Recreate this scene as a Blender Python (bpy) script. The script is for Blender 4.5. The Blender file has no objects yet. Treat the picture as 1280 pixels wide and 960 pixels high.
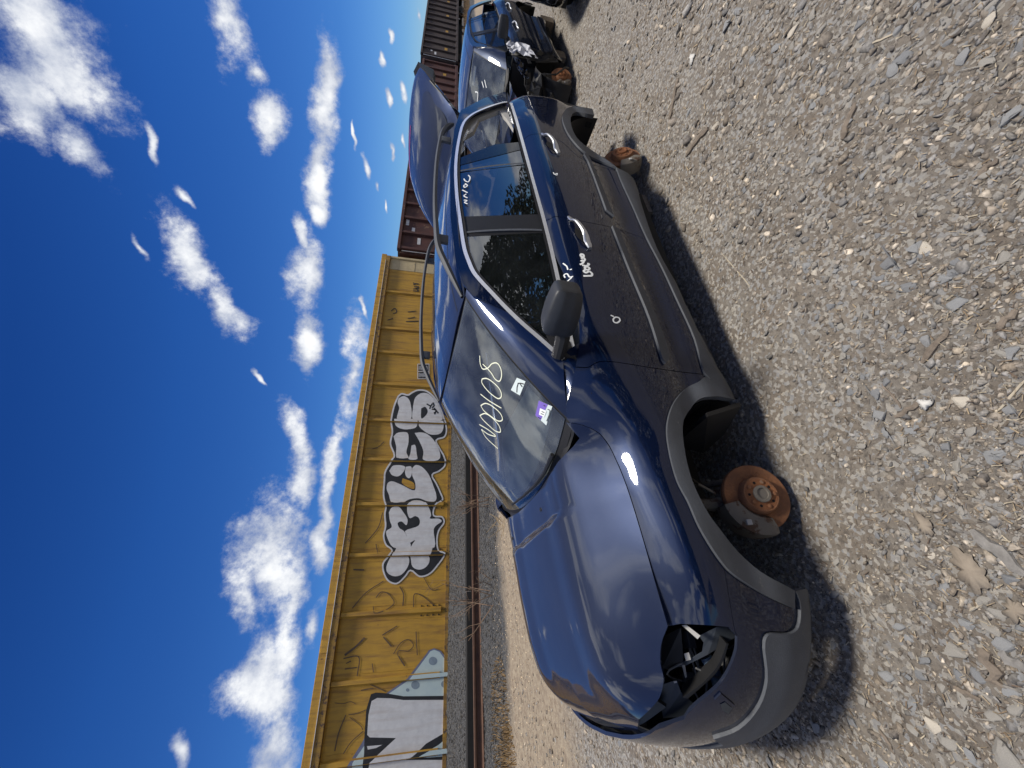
import bpy, bmesh, math, random
import numpy as np
from mathutils import Vector, Matrix
from mathutils.bvhtree import BVHTree
from mathutils.geometry import delaunay_2d_cdt
random.seed(7); rng = np.random.default_rng(7)
scene = bpy.context.scene
COL = scene.collection

# ------------------------------------------------------------------ camera
# The photograph is a portrait phone picture stored lying on its side: "up" is towards the picture's left.
# World: X runs along the rails (to the rear of the car), Y away from the camera, Z up, metres.
FPX, EYE = 510.0, 1.60
_n = np.array([335-480., 2952-640., FPX]); _n /= np.linalg.norm(_n)
_t = np.array([1270-480., 577.3-640., FPX]); _t -= _n*(_t@_n); _t /= np.linalg.norm(_t)
RC = np.array([_t, np.cross(-_n, _t), -_n])
CAM = np.array([0, 0, EYE])
def ray(px, py):
    d = np.array([480.-py, px-640., FPX]); d /= np.linalg.norm(d); return RC@d
def proj(P):
    c = (np.asarray(P)-CAM)@RC
    return 640+FPX*c[..., 1]/c[..., 2], 480-FPX*c[..., 0]/c[..., 2]
def on_y(px, py, y):
    d = ray(px, py); return CAM+d*(y/d[1])
def on_z(px, py, z):
    d = ray(px, py); return CAM+d*((z-EYE)/d[2])
cd = bpy.data.cameras.new('camera'); cam = bpy.data.objects.new('camera', cd); COL.objects.link(cam)
cd.sensor_fit = 'HORIZONTAL'; cd.sensor_width = 36; cd.lens = FPX/1280*36; cd.clip_start = .05; cd.clip_end = 3000
_r, _u, _b = RC@np.array([0, 1., 0]), RC@np.array([1., 0, 0]), -(RC@np.array([0, 0, 1.]))
cam.matrix_world = Matrix(((_r[0], _u[0], _b[0], 0), (_r[1], _u[1], _b[1], 0), (_r[2], _u[2], _b[2], EYE), (0, 0, 0, 1)))
scene.camera = cam

# ------------------------------------------------------------------ light
SUN_EL, SUN_AZ = math.radians(74), math.atan2(-.75, .66)      # towards the sun: high on the right, a little behind the camera
sun_dir = Vector((math.cos(SUN_EL)*math.cos(SUN_AZ), math.cos(SUN_EL)*math.sin(SUN_AZ), math.sin(SUN_EL)))
sl = bpy.data.lights.new('sun', 'SUN'); sl.energy = 2.8; sl.angle = math.radians(11); sl.color = (1, .94, .85)      # veiled by thin cloud: soft shadows
so = bpy.data.objects.new('sun', sl); COL.objects.link(so); so.rotation_euler = sun_dir.to_track_quat('Z', 'Y').to_euler()
scene.view_settings.view_transform = 'Standard'; scene.view_settings.look = 'None'
scene.view_settings.gamma = 1; scene.view_settings.exposure = .68

world = bpy.data.worlds.new('World'); scene.world = world; world.use_nodes = True
world.cycles.sampling_method = 'MANUAL'; world.cycles.sample_map_resolution = 512
WN, WL = world.node_tree.nodes, world.node_tree.links
WN.clear()
def wnode(t, **kw):
    n = WN.new(t)
    for k, v in kw.items(): setattr(n, k, v)
    return n
def wmath(op, a, b=None, c=None):
    n = wnode('ShaderNodeMath', operation=op)
    for i, v in enumerate((a, b, c)):
        if v is None: continue
        if isinstance(v, (int, float)): n.inputs[i].default_value = v
        else: WL.new(v, n.inputs[i])
    return n.outputs[0]
sky = wnode('ShaderNodeTexSky', sky_type='NISHITA', sun_disc=False)
sky.sun_elevation = SUN_EL; sky.sun_rotation = math.atan2(sun_dir.x, sun_dir.y); sky.altitude = 100
sky.air_density = 1.0; sky.dust_density = .25; sky.ozone_density = 2.2
tc = wnode('ShaderNodeTexCoord')
# the phone picture's deep, saturated blue: the sky is filtered by a tint that only depends on height above the horizon
sz = wnode('ShaderNodeSeparateXYZ'); WL.new(tc.outputs['Generated'], sz.inputs[0])
cr = wnode('ShaderNodeValToRGB'); WL.new(sz.outputs['Z'], cr.inputs[0]); el = cr.color_ramp.elements
for i, (p, c) in enumerate(((0, (.44, .63, .95)), (.07, (.28, .50, .84)), (.18, (.17, .385, .74)), (.45, (.10, .315, .70)), (.62, (.06, .22, .55)), (1, (.05, .19, .48)))):
    e = el[i] if i < 2 else el.new(p); e.position = p; e.color = (*c, 1)
hs = wnode('ShaderNodeVectorMath', operation='MULTIPLY'); WL.new(sky.outputs[0], hs.inputs[0]); WL.new(cr.outputs[0], hs.inputs[1])
# clouds: puffs, each an ellipsoid round one direction of the sky (centre, tip of its long axis, half width; photo pixels)
CLOUDS = [((70,50),(125,170),62),((30,120),(75,190),40),((105,185),(128,228),22),((288,40),(300,95),26),((315,85),(325,110),14),
 ((338,148),(340,180),21),((410,100),(404,170),17),((398,215),(396,262),14),((398,268),(396,286),11),((228,325),(258,385),24),
 ((280,390),(312,432),17),((388,345),(390,400),24),((390,430),(388,484),17),((376,300),(382,330),9),((440,470),(428,545),17),
 ((418,560),(412,600),12),((368,540),(376,585),15),((376,600),(378,640),17),((345,700),(338,790),46),((305,745),(312,800),24),((335,850),(332,930),38),((338,935),(334,985),34),((360,800),(352,880),24),
 ((408,640),(402,720),11),((398,780),(394,805),10),((370,760),(362,860),20),((222,945),(228,970),14),((484,70),(484,82),2.4),((506,122),(506,134),3.6),
 ((486,130),(487,140),2.4),((457,213),(459,226),3.0),((470,238),(472,246),3.0),((491,188),(491,200),3.0),((445,168),(446,182),1.8),((481,262),(482,270),1.8),
 ((518,12),(518,24),3.0),((460,388),(461,402),2.4),((490,40),(491,50),2.4),((505,170),(506,180),2.4),((186,185),(190,212),6),((220,240),(228,250),5),((165,312),(175,330),6),((330,470),(340,480),3)]
nz0 = wnode('ShaderNodeTexNoise'); nz0.inputs['Scale'].default_value = 7; nz0.inputs['Detail'].default_value = 4
WL.new(tc.outputs['Generated'], nz0.inputs['Vector'])
sub = wnode('ShaderNodeVectorMath', operation='MULTIPLY_ADD'); sub.inputs[1].default_value = (.09, .09, .09)
WL.new(nz0.outputs['Color'], sub.inputs[0])
sh = wnode('ShaderNodeVectorMath', operation='ADD'); sh.inputs[1].default_value = (-.045, -.045, -.045)
WL.new(tc.outputs['Generated'], sh.inputs[0]); WL.new(sh.outputs[0], sub.inputs[2])
acc = None
def cloud_mask(c, a, hw):
    global acc
    dc = Vector(ray(*c)).normalized(); da = Vector(ray(*a)).normalized()
    la = (da-dc).length; ax = (da-dc); ax = (ax-dc*ax.dot(dc)).normalized(); bx = dc.cross(ax)
    perp = Vector((a[0]-c[0], a[1]-c[1])).normalized(); perp = Vector((-perp.y, perp.x))
    lb = (Vector(ray(c[0]+perp.x*hw, c[1]+perp.y*hw)).normalized()-dc).length
    add_puff(dc, ax, bx, la, lb)
def add_puff(dc, ax, bx, la, lb):
    global acc
    def dot(v):
        n = wnode('ShaderNodeVectorMath', operation='DOT_PRODUCT'); n.inputs[1].default_value = v; WL.new(sub.outputs[0], n.inputs[0]); return n.outputs['Value']
    x, y = dot(ax/(la*1.22)), dot(bx/(lb*1.22)); r2 = wmath('MULTIPLY_ADD', y, y, wmath('MULTIPLY', x, x))
    acc = r2 if acc is None else wmath('MINIMUM', acc, r2)
for c in CLOUDS: cloud_mask(*c)
# the same scattered fair-weather clouds go on all round, behind the camera too
_f = -_b
vd = wnode('ShaderNodeVectorMath', operation='DOT_PRODUCT'); vd.inputs[1].default_value = _f; WL.new(tc.outputs['Generated'], vd.inputs[0])
flat = wnode('ShaderNodeVectorMath', operation='MULTIPLY'); flat.inputs[1].default_value = (1, 1, 2.2); WL.new(tc.outputs['Generated'], flat.inputs[0])
nzb = wnode('ShaderNodeTexNoise'); nzb.inputs['Scale'].default_value = 2.6; nzb.inputs['Detail'].default_value = 2; WL.new(flat.outputs[0], nzb.inputs['Vector'])
acc = wmath('SQRT', acc)
acc = wmath('MINIMUM', acc, wmath('ADD', wmath('MULTIPLY', wmath('SUBTRACT', .61, nzb.outputs[0]), 9.), wmath('MULTIPLY', wmath('MAXIMUM', wmath('SUBTRACT', vd.outputs['Value'], .28), 0), 40.)))
nz = wnode('ShaderNodeTexNoise'); nz.inputs['Scale'].default_value = 8; nz.inputs['Detail'].default_value = 12; nz.inputs['Roughness'].default_value = .70
WL.new(tc.outputs['Generated'], nz.inputs['Vector'])
dens = wmath('SUBTRACT', 1.05, acc)
dens = wmath('ADD', dens, wmath('MULTIPLY', wmath('SUBTRACT', nz.outputs[0], .5), 3.2))
mr = wnode('ShaderNodeMapRange', interpolation_type='SMOOTHSTEP'); mr.inputs['From Min'].default_value = .0; mr.inputs['From Max'].default_value = .82
WL.new(dens, mr.inputs['Value'])
core = wnode('ShaderNodeMapRange', interpolation_type='SMOOTHSTEP'); core.inputs['From Min'].default_value = .0; core.inputs['From Max'].default_value = 1.6
nz2 = wnode('ShaderNodeTexNoise'); nz2.inputs['Scale'].default_value = 14; nz2.inputs['Detail'].default_value = 6; nz2.inputs['Roughness'].default_value = .55
mo = wnode('ShaderNodeVectorMath', operation='ADD'); mo.inputs[1].default_value = (.02, .02, -.05)
WL.new(tc.outputs['Generated'], mo.inputs[0]); WL.new(mo.outputs[0], nz2.inputs['Vector'])
WL.new(wmath('ADD', dens, wmath('MULTIPLY', wmath('SUBTRACT', nz2.outputs[0], .5), 3.2)), core.inputs['Value'])
ccol = wnode('ShaderNodeMix', data_type='RGBA'); ccol.inputs['A'].default_value = (3.3, 3.7, 4.7, 1); ccol.inputs['B'].default_value = (7.6, 7.7, 7.8, 1)
WL.new(core.outputs[0], ccol.inputs['Factor'])
mixc = wnode('ShaderNodeMix', data_type='RGBA'); WL.new(mr.outputs[0], mixc.inputs['Factor']); WL.new(hs.outputs[0], mixc.inputs['A']); WL.new(ccol.outputs['Result'], mixc.inputs['B'])
bg = wnode('ShaderNodeBackground'); bg.inputs['Strength'].default_value = .085; WL.new(mixc.outputs['Result'], bg.inputs['Color'])
wo = wnode('ShaderNodeOutputWorld'); WL.new(bg.outputs[0], wo.inputs[0])

# ------------------------------------------------------------------ materials
def new_mat(name):
    m = bpy.data.materials.new(name); m.use_nodes = True
    return m, m.node_tree.nodes, m.node_tree.links, m.node_tree.nodes['Principled BSDF']
def setp(b, **kw):
    for k, v in kw.items():
        b.inputs[k.replace('_', ' ')].default_value = v if not (isinstance(v, tuple) and len(v) == 3) else (*v, 1)
def plain(name, col, rough=.6, metal=0., var=.15, scale=8., bump=0., bscale=60., col2=None, spots=None, **kw):
    """principled material with noise mottling between two colours, optional bump, optional wear spots (colour, threshold, scale)"""
    m, N, L, b = new_mat(name)
    setp(b, Roughness=rough, Metallic=metal, **kw)
    c2 = col2 or tuple(c*(1-var*2) for c in col)
    co = N.new('ShaderNodeTexCoord'); nz = N.new('ShaderNodeTexNoise'); nz.inputs['Scale'].default_value = scale; nz.inputs['Detail'].default_value = 8; nz.inputs['Roughness'].default_value = .65
    L.new(co.outputs['Object'], nz.inputs['Vector'])
    r = N.new('ShaderNodeMapRange'); r.inputs[1].default_value = .3; r.inputs[2].default_value = .7; L.new(nz.outputs[0], r.inputs[0])
    mx = N.new('ShaderNodeMix'); mx.data_type = 'RGBA'; mx.inputs['A'].default_value = (*c2, 1); mx.inputs['B'].default_value = (*col, 1); L.new(r.outputs[0], mx.inputs['Factor'])
    out = mx.outputs['Result']
    if spots:
        n2 = N.new('ShaderNodeTexNoise'); n2.inputs['Scale'].default_value = spots[2]; n2.inputs['Detail'].default_value = 9; n2.inputs['Roughness'].default_value = .72
        L.new(co.outputs['Object'], n2.inputs['Vector'])
        r2 = N.new('ShaderNodeMapRange'); r2.inputs[1].default_value = spots[1]; r2.inputs[2].default_value = spots[1]+.05; L.new(n2.outputs[0], r2.inputs[0])
        m2 = N.new('ShaderNodeMix'); m2.data_type = 'RGBA'; L.new(r2.outputs[0], m2.inputs['Factor']); L.new(out, m2.inputs['A']); m2.inputs['B'].default_value = (*spots[0], 1)
        out = m2.outputs['Result']
    L.new(out, b.inputs['Base Color'])
    if bump:
        n3 = N.new('ShaderNodeTexNoise'); n3.inputs['Scale'].default_value = bscale; n3.inputs['Detail'].default_value = 6; L.new(co.outputs['Object'], n3.inputs['Vector'])
        bp = N.new('ShaderNodeBump'); bp.inputs['Strength'].default_value = bump; bp.inputs['Distance'].default_value = .01; L.new(n3.outputs[0], bp.inputs['Height']); L.new(bp.outputs[0], b.inputs['Normal'])
    return m
def paint(name, col, dirt=.05):
    """clear-coated metallic car paint with a thin layer of dust, sky sheen tinted into upward faces, and fine scratches"""
    m, N, L, b = new_mat(name)
    setp(b, Metallic=.5, Roughness=.4, Specular_IOR_Level=.0, Coat_Weight=1., Coat_Roughness=.025, Coat_IOR=1.53)
    co = N.new('ShaderNodeTexCoord')
    nz = N.new('ShaderNodeTexNoise'); nz.inputs['Scale'].default_value = 3.2; nz.inputs['Detail'].default_value = 10; nz.inputs['Roughness'].default_value = .7; L.new(co.outputs['Object'], nz.inputs['Vector'])
    sx = N.new('ShaderNodeSeparateXYZ'); L.new(co.outputs['Object'], sx.inputs[0])
    lo = N.new('ShaderNodeMapRange'); lo.inputs[1].default_value = .75; lo.inputs[2].default_value = .25; lo.inputs[3].default_value = .12; lo.inputs[4].default_value = 1; L.new(sx.outputs['Z'], lo.inputs[0])
    r = N.new('ShaderNodeMapRange'); r.inputs[1].default_value = .42; r.inputs[2].default_value = .75; r.inputs[4].default_value = dirt; L.new(nz.outputs[0], r.inputs[0])
    mu = N.new('ShaderNodeMath'); mu.operation = 'MULTIPLY'; L.new(r.outputs[0], mu.inputs[0]); L.new(lo.outputs[0], mu.inputs[1])
    mx = N.new('ShaderNodeMix'); mx.data_type = 'RGBA'; mx.inputs['A'].default_value = (*col, 1); mx.inputs['B'].default_value = (.11, .095, .08, 1); L.new(mu.outputs[0], mx.inputs['Factor'])
    ge = N.new('ShaderNodeNewGeometry'); gn = N.new('ShaderNodeSeparateXYZ'); L.new(ge.outputs['Normal'], gn.inputs[0])          # blue-grey on upward faces: settled dust plus sky sheen put into the colour
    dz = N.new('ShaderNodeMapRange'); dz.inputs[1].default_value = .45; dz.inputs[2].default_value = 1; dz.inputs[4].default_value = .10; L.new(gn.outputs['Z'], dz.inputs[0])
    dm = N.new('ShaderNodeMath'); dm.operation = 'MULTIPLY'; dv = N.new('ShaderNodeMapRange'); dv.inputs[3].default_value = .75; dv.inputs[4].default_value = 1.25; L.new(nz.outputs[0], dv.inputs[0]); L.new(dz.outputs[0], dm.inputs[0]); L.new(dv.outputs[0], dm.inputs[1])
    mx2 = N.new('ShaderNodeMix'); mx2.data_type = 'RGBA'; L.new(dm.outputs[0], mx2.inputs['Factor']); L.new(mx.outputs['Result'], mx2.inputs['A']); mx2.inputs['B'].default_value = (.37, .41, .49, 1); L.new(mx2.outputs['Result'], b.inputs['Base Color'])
    rr = N.new('ShaderNodeMapRange'); rr.inputs[2].default_value = dirt+.01; rr.inputs[3].default_value = .035; rr.inputs[4].default_value = .09; L.new(mu.outputs[0], rr.inputs[0]); L.new(rr.outputs[0], b.inputs['Coat Roughness'])
    n2 = N.new('ShaderNodeTexNoise'); n2.inputs['Scale'].default_value = 2.6; n2.inputs['Detail'].default_value = 1; L.new(co.outputs['Object'], n2.inputs['Vector'])
    bp = N.new('ShaderNodeBump'); bp.inputs['Strength'].default_value = .05; bp.inputs['Distance'].default_value = .02; L.new(n2.outputs[0], bp.inputs['Height']); L.new(bp.outputs[0], b.inputs['Coat Normal'])
    return m
def glass(name, tint, ior=1.5, pale_sheen=.05):
    m, N, L, b = new_mat(name); N.remove(b)
    tr = N.new('ShaderNodeBsdfTransparent'); tr.inputs[0].default_value = (*tint, 1)
    gl = N.new('ShaderNodeBsdfGlossy'); gl.inputs['Roughness'].default_value = .012; gl.inputs['Color'].default_value = (.95, .97, 1, 1)
    df = N.new('ShaderNodeBsdfDiffuse'); df.inputs[0].default_value = (.42, .47, .50, 1)  # pale layer over the glass: reflected sky put into its colour
    fr = N.new('ShaderNodeFresnel'); fr.inputs[0].default_value = ior
    co = N.new('ShaderNodeTexCoord'); nz = N.new('ShaderNodeTexNoise'); nz.inputs['Scale'].default_value = 5; nz.inputs['Detail'].default_value = 9; L.new(co.outputs['Object'], nz.inputs['Vector'])
    r = N.new('ShaderNodeMapRange'); r.inputs[1].default_value = .35; r.inputs[2].default_value = .8; r.inputs[3].default_value = pale_sheen*.45; r.inputs[4].default_value = pale_sheen*1.7; L.new(nz.outputs[0], r.inputs[0])
    m1 = N.new('ShaderNodeMixShader'); L.new(r.outputs[0], m1.inputs[0]); L.new(tr.outputs[0], m1.inputs[1]); L.new(df.outputs[0], m1.inputs[2])
    m2 = N.new('ShaderNodeMixShader'); L.new(fr.outputs[0], m2.inputs[0]); L.new(m1.outputs[0], m2.inputs[1]); L.new(gl.outputs[0], m2.inputs[2])
    L.new(m2.outputs[0], N['Material Output'].inputs[0])
    return m
M = dict(
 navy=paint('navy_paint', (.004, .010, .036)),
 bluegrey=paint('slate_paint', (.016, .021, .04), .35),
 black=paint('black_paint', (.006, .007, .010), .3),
 trim=plain('grey_plastic', (.082, .090, .104), .62, bump=.16, bscale=240, var=.14, scale=4, col2=(.058, .062, .068), spots=((.125, .125, .12), .64, 26)),
 dark=plain('black_plastic', (.012, .012, .013), .55),
 rubber=plain('black_rubber', (.008, .008, .009), .7),
 void=plain('underbody_black', (.006, .006, .006), .9),
 mirror=plain('mirror_shell', (.035, .038, .043), .5, bump=.1, bscale=300),
 steel=plain('dirty_steel', (.21, .185, .15), .7, .2, spots=((.09, .05, .03), .55, 14)),
 rust=plain('disc_rust', (.31, .135, .058), .85, .1, col2=(.18, .082, .042), scale=16, bump=.4, bscale=90, spots=((.26, .19, .13), .60, 20)),
 rust2=plain('hub_rust', (.34, .14, .055), .8, .1, col2=(.2, .075, .03), scale=22, bump=.3, bscale=160),
 chrome=plain('bright_strip', (.82, .83, .85), .22, .55, var=.02),
 satin=plain('satin_handle', (.55, .57, .60), .3, .75, var=.03),
 interior=plain('grey_cabin', (.16, .16, .155), .85, var=.1),
 liner=plain('light_cabin_trim', (.42, .41, .385), .85, var=.06),
 dash=plain('dash_grey', (.55, .57, .54), .75, var=.06),
 ws=glass('windshield_glass', (.84, .92, .89), 2.0, .15),
 sg=glass('door_glass', (.34, .43, .38), 2.4, .02),
 pg=glass('privacy_glass', (.10, .11, .12), 2.5, .015),
 ink=plain('white_marker', (.86, .88, .86), .6, var=.02),
 inky=plain('cream_marker', (.84, .86, .66), .6, var=.02),
 red=plain('red_lens', (.40, .012, .02), .2, var=.05),
 sticker=plain('paper_sticker', (.66, .74, .72), .6, var=.03),
 purple=plain('purple_print', (.20, .13, .52), .6, var=.03),
 black_ink=plain('black_print', (.015, .015, .018), .6, var=.05),
)

# ------------------------------------------------------------------ mesh helpers
def put(o, parent=None):
    COL.objects.link(o)
    if parent is not None: o.parent = parent
    return o
def mesh_obj(name, V, F, mat, parent=None, smooth=False, kind=None):
    me = bpy.data.meshes.new(name); me.from_pydata([tuple(map(float, v)) for v in V], [], [tuple(map(int, f)) for f in F]); me.update()
    if isinstance(mat, str): mat = M[mat]
    me.materials.append(mat)
    if smooth: me.polygons.foreach_set('use_smooth', [True]*len(me.polygons))
    o = bpy.data.objects.new(name, me); put(o, parent)
    if kind: o['kind'] = kind
    return o
def tag(o, label, cat, group=None, kind=None):
    o['label'] = label; o['category'] = cat
    if group: o['group'] = group
    if kind: o['kind'] = kind
    return o
def empty(name, loc=(0, 0, 0), rot=(0, 0, 0)):
    o = bpy.data.objects.new(name, None); o.empty_display_size = .2; o.location = loc; o.rotation_euler = rot; put(o); return o
class MB:
    def __init__(s): s.V = []; s.F = []
    def add(s, V, F):
        n = len(s.V); s.V += [tuple(v) for v in V]; s.F += [tuple(i+n for i in f) for f in F]; return s
    def box(s, c, d, rot=None, bev=0.):
        bm = bmesh.new(); bmesh.ops.create_cube(bm, size=1)
        for v in bm.verts: v.co = Vector((v.co.x*d[0], v.co.y*d[1], v.co.z*d[2]))
        if bev: bmesh.ops.bevel(bm, geom=list(bm.edges), offset=bev, segments=2, affect='EDGES', profile=.6)
        R = Matrix.Rotation(0, 3, 'X') if rot is None else rot
        V = [tuple(R@v.co+Vector(c)) for v in bm.verts]; bm.verts.index_update(); F = [[v.index for v in f.verts] for f in bm.faces]; bm.free()
        return s.add(V, F)
    def tube(s, P, r, n=8, caps=True):
        P = [Vector(p) for p in P]; R = r if hasattr(r, '__len__') else [r]*len(P); V = []; F = []
        up = Vector((0, 0, 1))
        for i, p in enumerate(P):
            t = (P[min(i+1, len(P)-1)]-P[max(i-1, 0)]).normalized()
            a = t.cross(up if abs(t.dot(up)) < .95 else Vector((1, 0, 0))).normalized(); b = t.cross(a)
            for k in range(n):
                th = 2*math.pi*k/n; V.append(p+(a*math.cos(th)+b*math.sin(th))*R[i])
        for i in range(len(P)-1):
            for k in range(n): F.append((i*n+k, i*n+(k+1) % n, (i+1)*n+(k+1) % n, (i+1)*n+k))
        if caps: F.append(tuple(range(n))[::-1]); F.append(tuple((len(P)-1)*n+k for k in range(n)))
        return s.add(V, F)
    def lathe(s, prof, c, axis, n=32):
        """profile of (radius, along axis)"""
        ax = Vector(axis).normalized(); a = ax.cross(Vector((0, 0, 1)) if abs(ax.z) < .9 else Vector((1, 0, 0))).normalized(); b = ax.cross(a); V = []; F = []
        for r, h in prof:
            for k in range(n):
                th = 2*math.pi*k/n; V.append(Vector(c)+ax*h+(a*math.cos(th)+b*math.sin(th))*r)
        for i in range(len(prof)-1):
            for k in range(n): F.append((i*n+k, i*n+(k+1) % n, (i+1)*n+(k+1) % n, (i+1)*n+k))
        return s.add(V, F)
    def prism(s, P, d):
        """polygon P (3d points) pushed along d"""
        n = len(P); V = [Vector(p) for p in P]+[Vector(p)+Vector(d) for p in P]
        F = [tuple(range(n)), tuple(range(2*n-1, n-1, -1))]+[(i, i+n, (i+1) % n+n, (i+1) % n) for i in range(n)]
        return s.add(V, F)
    def build(s, name, mat, parent=None, smooth=False, kind=None):
        o = mesh_obj(name, s.V, s.F, mat, parent, smooth, kind)
        bm = bmesh.new(); bm.from_mesh(o.data); bmesh.ops.recalc_face_normals(bm, faces=bm.faces); bm.to_mesh(o.data); bm.free()
        if smooth: o.data.set_sharp_from_angle(angle=math.radians(35))
        return o
def spline(x, y):
    """Hermite through (x, y) with limited slopes; y may hold several columns"""
    x = np.asarray(x, float); y = np.asarray(y, float); y2 = y.reshape(len(x), -1)
    h = np.diff(x)[:, None]; d = np.diff(y2, axis=0)/h
    m = np.zeros_like(y2); m[0], m[-1] = d[0], d[-1]
    if len(x) > 2: m[1:-1] = (d[:-1]*h[1:]+d[1:]*h[:-1])/(h[:-1]+h[1:])
    def f(q):
        q = np.asarray(q, float); s = q.shape; q = np.clip(q.ravel(), x[0], x[-1])
        i = np.clip(np.searchsorted(x, q)-1, 0, len(x)-2); hh = (x[i+1]-x[i])[:, None]; t = (q-x[i])[:, None]/hh
        v = (2*t**3-3*t**2+1)*y2[i]+(t**3-2*t**2+t)*hh*m[i]+(-2*t**3+3*t**2)*y2[i+1]+(t**3-t**2)*hh*m[i+1]
        return v.reshape(*s, *y.shape[1:]) if y.ndim > 1 else v.reshape(s)
    return f
def curve(P, n=6, closed=False):
    """smooth curve through pixel points"""
    P = np.asarray(P, float)
    if closed: P = np.vstack([P, P[:1]])
    if len(P) < 3: return [tuple(p) for p in P]
    t = np.concatenate([[0], np.cumsum(np.linalg.norm(np.diff(P, axis=0), axis=1)**.5)])
    q = np.concatenate([np.linspace(t[i], t[i+1], n, endpoint=False) for i in range(len(t)-1)]+[[t[-1]]])
    r = [tuple(p) for p in spline(t, P)(q)]
    return r[:-1] if closed else r
def inside(pts, poly):
    x, y = pts[:, 0], pts[:, 1]; P = np.asarray(poly); c = np.zeros(len(pts), bool); j = len(P)-1
    for i in range(len(P)):
        xi, yi, xj, yj = *P[i], *P[j]
        k = (yi > y) != (yj > y)
        c ^= k & (x < (xj-xi)*(y-yi)/((yj-yi) if yj != yi else 1e-12)+xi); j = i
    return c
def seg_dist(pts, poly):
    P = np.asarray(poly); d = np.full(len(pts), 9e9)
    for i in range(len(P)):
        a, b = P[i-1], P[i]; ab = b-a; t = np.clip(((pts-a)@ab)/max(ab@ab, 1e-12), 0, 1); d = np.minimum(d, np.linalg.norm(pts-a-t[:, None]*ab, axis=1))
    return d
def triangulate(outer, holes=(), step=0):
    """triangles inside a 2-D outline, with grid points of the given step inside"""
    pts = [tuple(p) for p in outer]; E = [(i, (i+1) % len(outer)) for i in range(len(outer))]
    for h in holes:
        n = len(pts); pts += [tuple(p) for p in h]; E += [(n+i, n+(i+1) % len(h)) for i in range(len(h))]
    if step:
        O = np.asarray(outer); lo, hi = O.min(0), O.max(0)
        sx, sy = step if hasattr(step, '__len__') else (step, step)
        g = np.stack(np.meshgrid(np.arange(lo[0]+sx*.5, hi[0], sx), np.arange(lo[1]+sy*.5, hi[1], sy), indexing='ij'), -1).reshape(-1, 2)
        if len(g):
            k = inside(g, outer) & (seg_dist(g, outer) > min(sx, sy)*.45)
            for h in holes: k &= ~inside(g, h) & (seg_dist(g, h) > min(sx, sy)*.45)
            pts += [tuple(p) for p in g[k]]
    V, _, F, *_r = delaunay_2d_cdt([Vector(p) for p in pts], E, [], 1, 1e-6)
    V = np.array([tuple(v) for v in V]); F = np.array([tuple(f) for f in F])
    c = V[F].mean(1); k = inside(c, outer)
    for h in holes: k &= ~inside(c, h)
    return V, F[k]

# ------------------------------------------------------------------ surface patches of a car body
class Patch:
    """smooth surface (a, b) -> car coordinates (x rearwards, y to the car's left, z up)"""
    def __init__(s, fn, a, b, ref, n=(160, 70)):
        s.fn, s.a, s.b, s.ref = fn, a, b, np.array(ref)
        A, B = np.meshgrid(np.linspace(*a, n[0]), np.linspace(*b, n[1]), indexing='ij'); s.A, s.B = A, B
        P = fn(A.ravel(), B.ravel()); s.P = P
        F = []
        for i in range(n[0]-1):
            for j in range(n[1]-1):
                k = i*n[1]+j; F.append((k, k+n[1], k+n[1]+1, k+1))
        s.F = F; s.n = n
    def bvh(s, to_world):
        W = to_world(s.P); s.W = W; s.tree = BVHTree.FromPolygons([tuple(v) for v in W], s.F)
    def at(s, px, py):
        d = ray(px, py); hit = s.tree.ray_cast(Vector(CAM), Vector(d))
        if hit[0] is not None:
            f = s.F[hit[2]]; tri = [f[0], f[1], f[3]]; a, b, c = [s.W[i] for i in tri]; p = np.array(hit[0])
            u, v = np.linalg.lstsq(np.stack([b-a, c-a], 1), p-a, rcond=None)[0]
            A, B = s.A.ravel(), s.B.ravel(); i, j, k = tri
            return A[i]+u*(A[j]-A[i])+v*(A[k]-A[i]), B[i]+u*(B[j]-B[i])+v*(B[k]-B[i])
        X, Y = proj(s.W); i = np.argmin((X-px)**2+(Y-py)**2); return s.A.ravel()[i], s.B.ravel()[i]
    def trace(s, pts): return [s.at(*p) for p in pts]
    def eval(s, a, b):
        a = np.asarray(a, float); b = np.asarray(b, float); e = 2e-3
        P = s.fn(a, b); n = np.cross(s.fn(a+e, b)-s.fn(a-e, b), s.fn(a, b+e)-s.fn(a, b-e)); n /= np.linalg.norm(n, axis=1)[:, None]+1e-12
        sg = np.sign(((P-s.ref)*n).sum(1)); sg[sg == 0] = 1
        return P, n*(1 if np.median(sg) > 0 else -1)
def shrink(poly, g):
    P = np.asarray(poly, float)
    keep = np.linalg.norm(P-np.roll(P, 1, 0), axis=1) > 1e-4; P = P[keep]
    ar = .5*np.sum(P[:, 0]*np.roll(P[:, 1], -1)-np.roll(P[:, 0], -1)*P[:, 1]); sg = 1 if ar > 0 else -1
    e = np.roll(P, -1, 0)-P; e /= np.linalg.norm(e, axis=1)[:, None]+1e-12; nn = np.stack([-e[:, 1], e[:, 0]], 1)*sg
    m = nn+np.roll(nn, 1, 0); m /= np.maximum(np.linalg.norm(m, axis=1)[:, None], .5)
    return P+m*g
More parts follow.
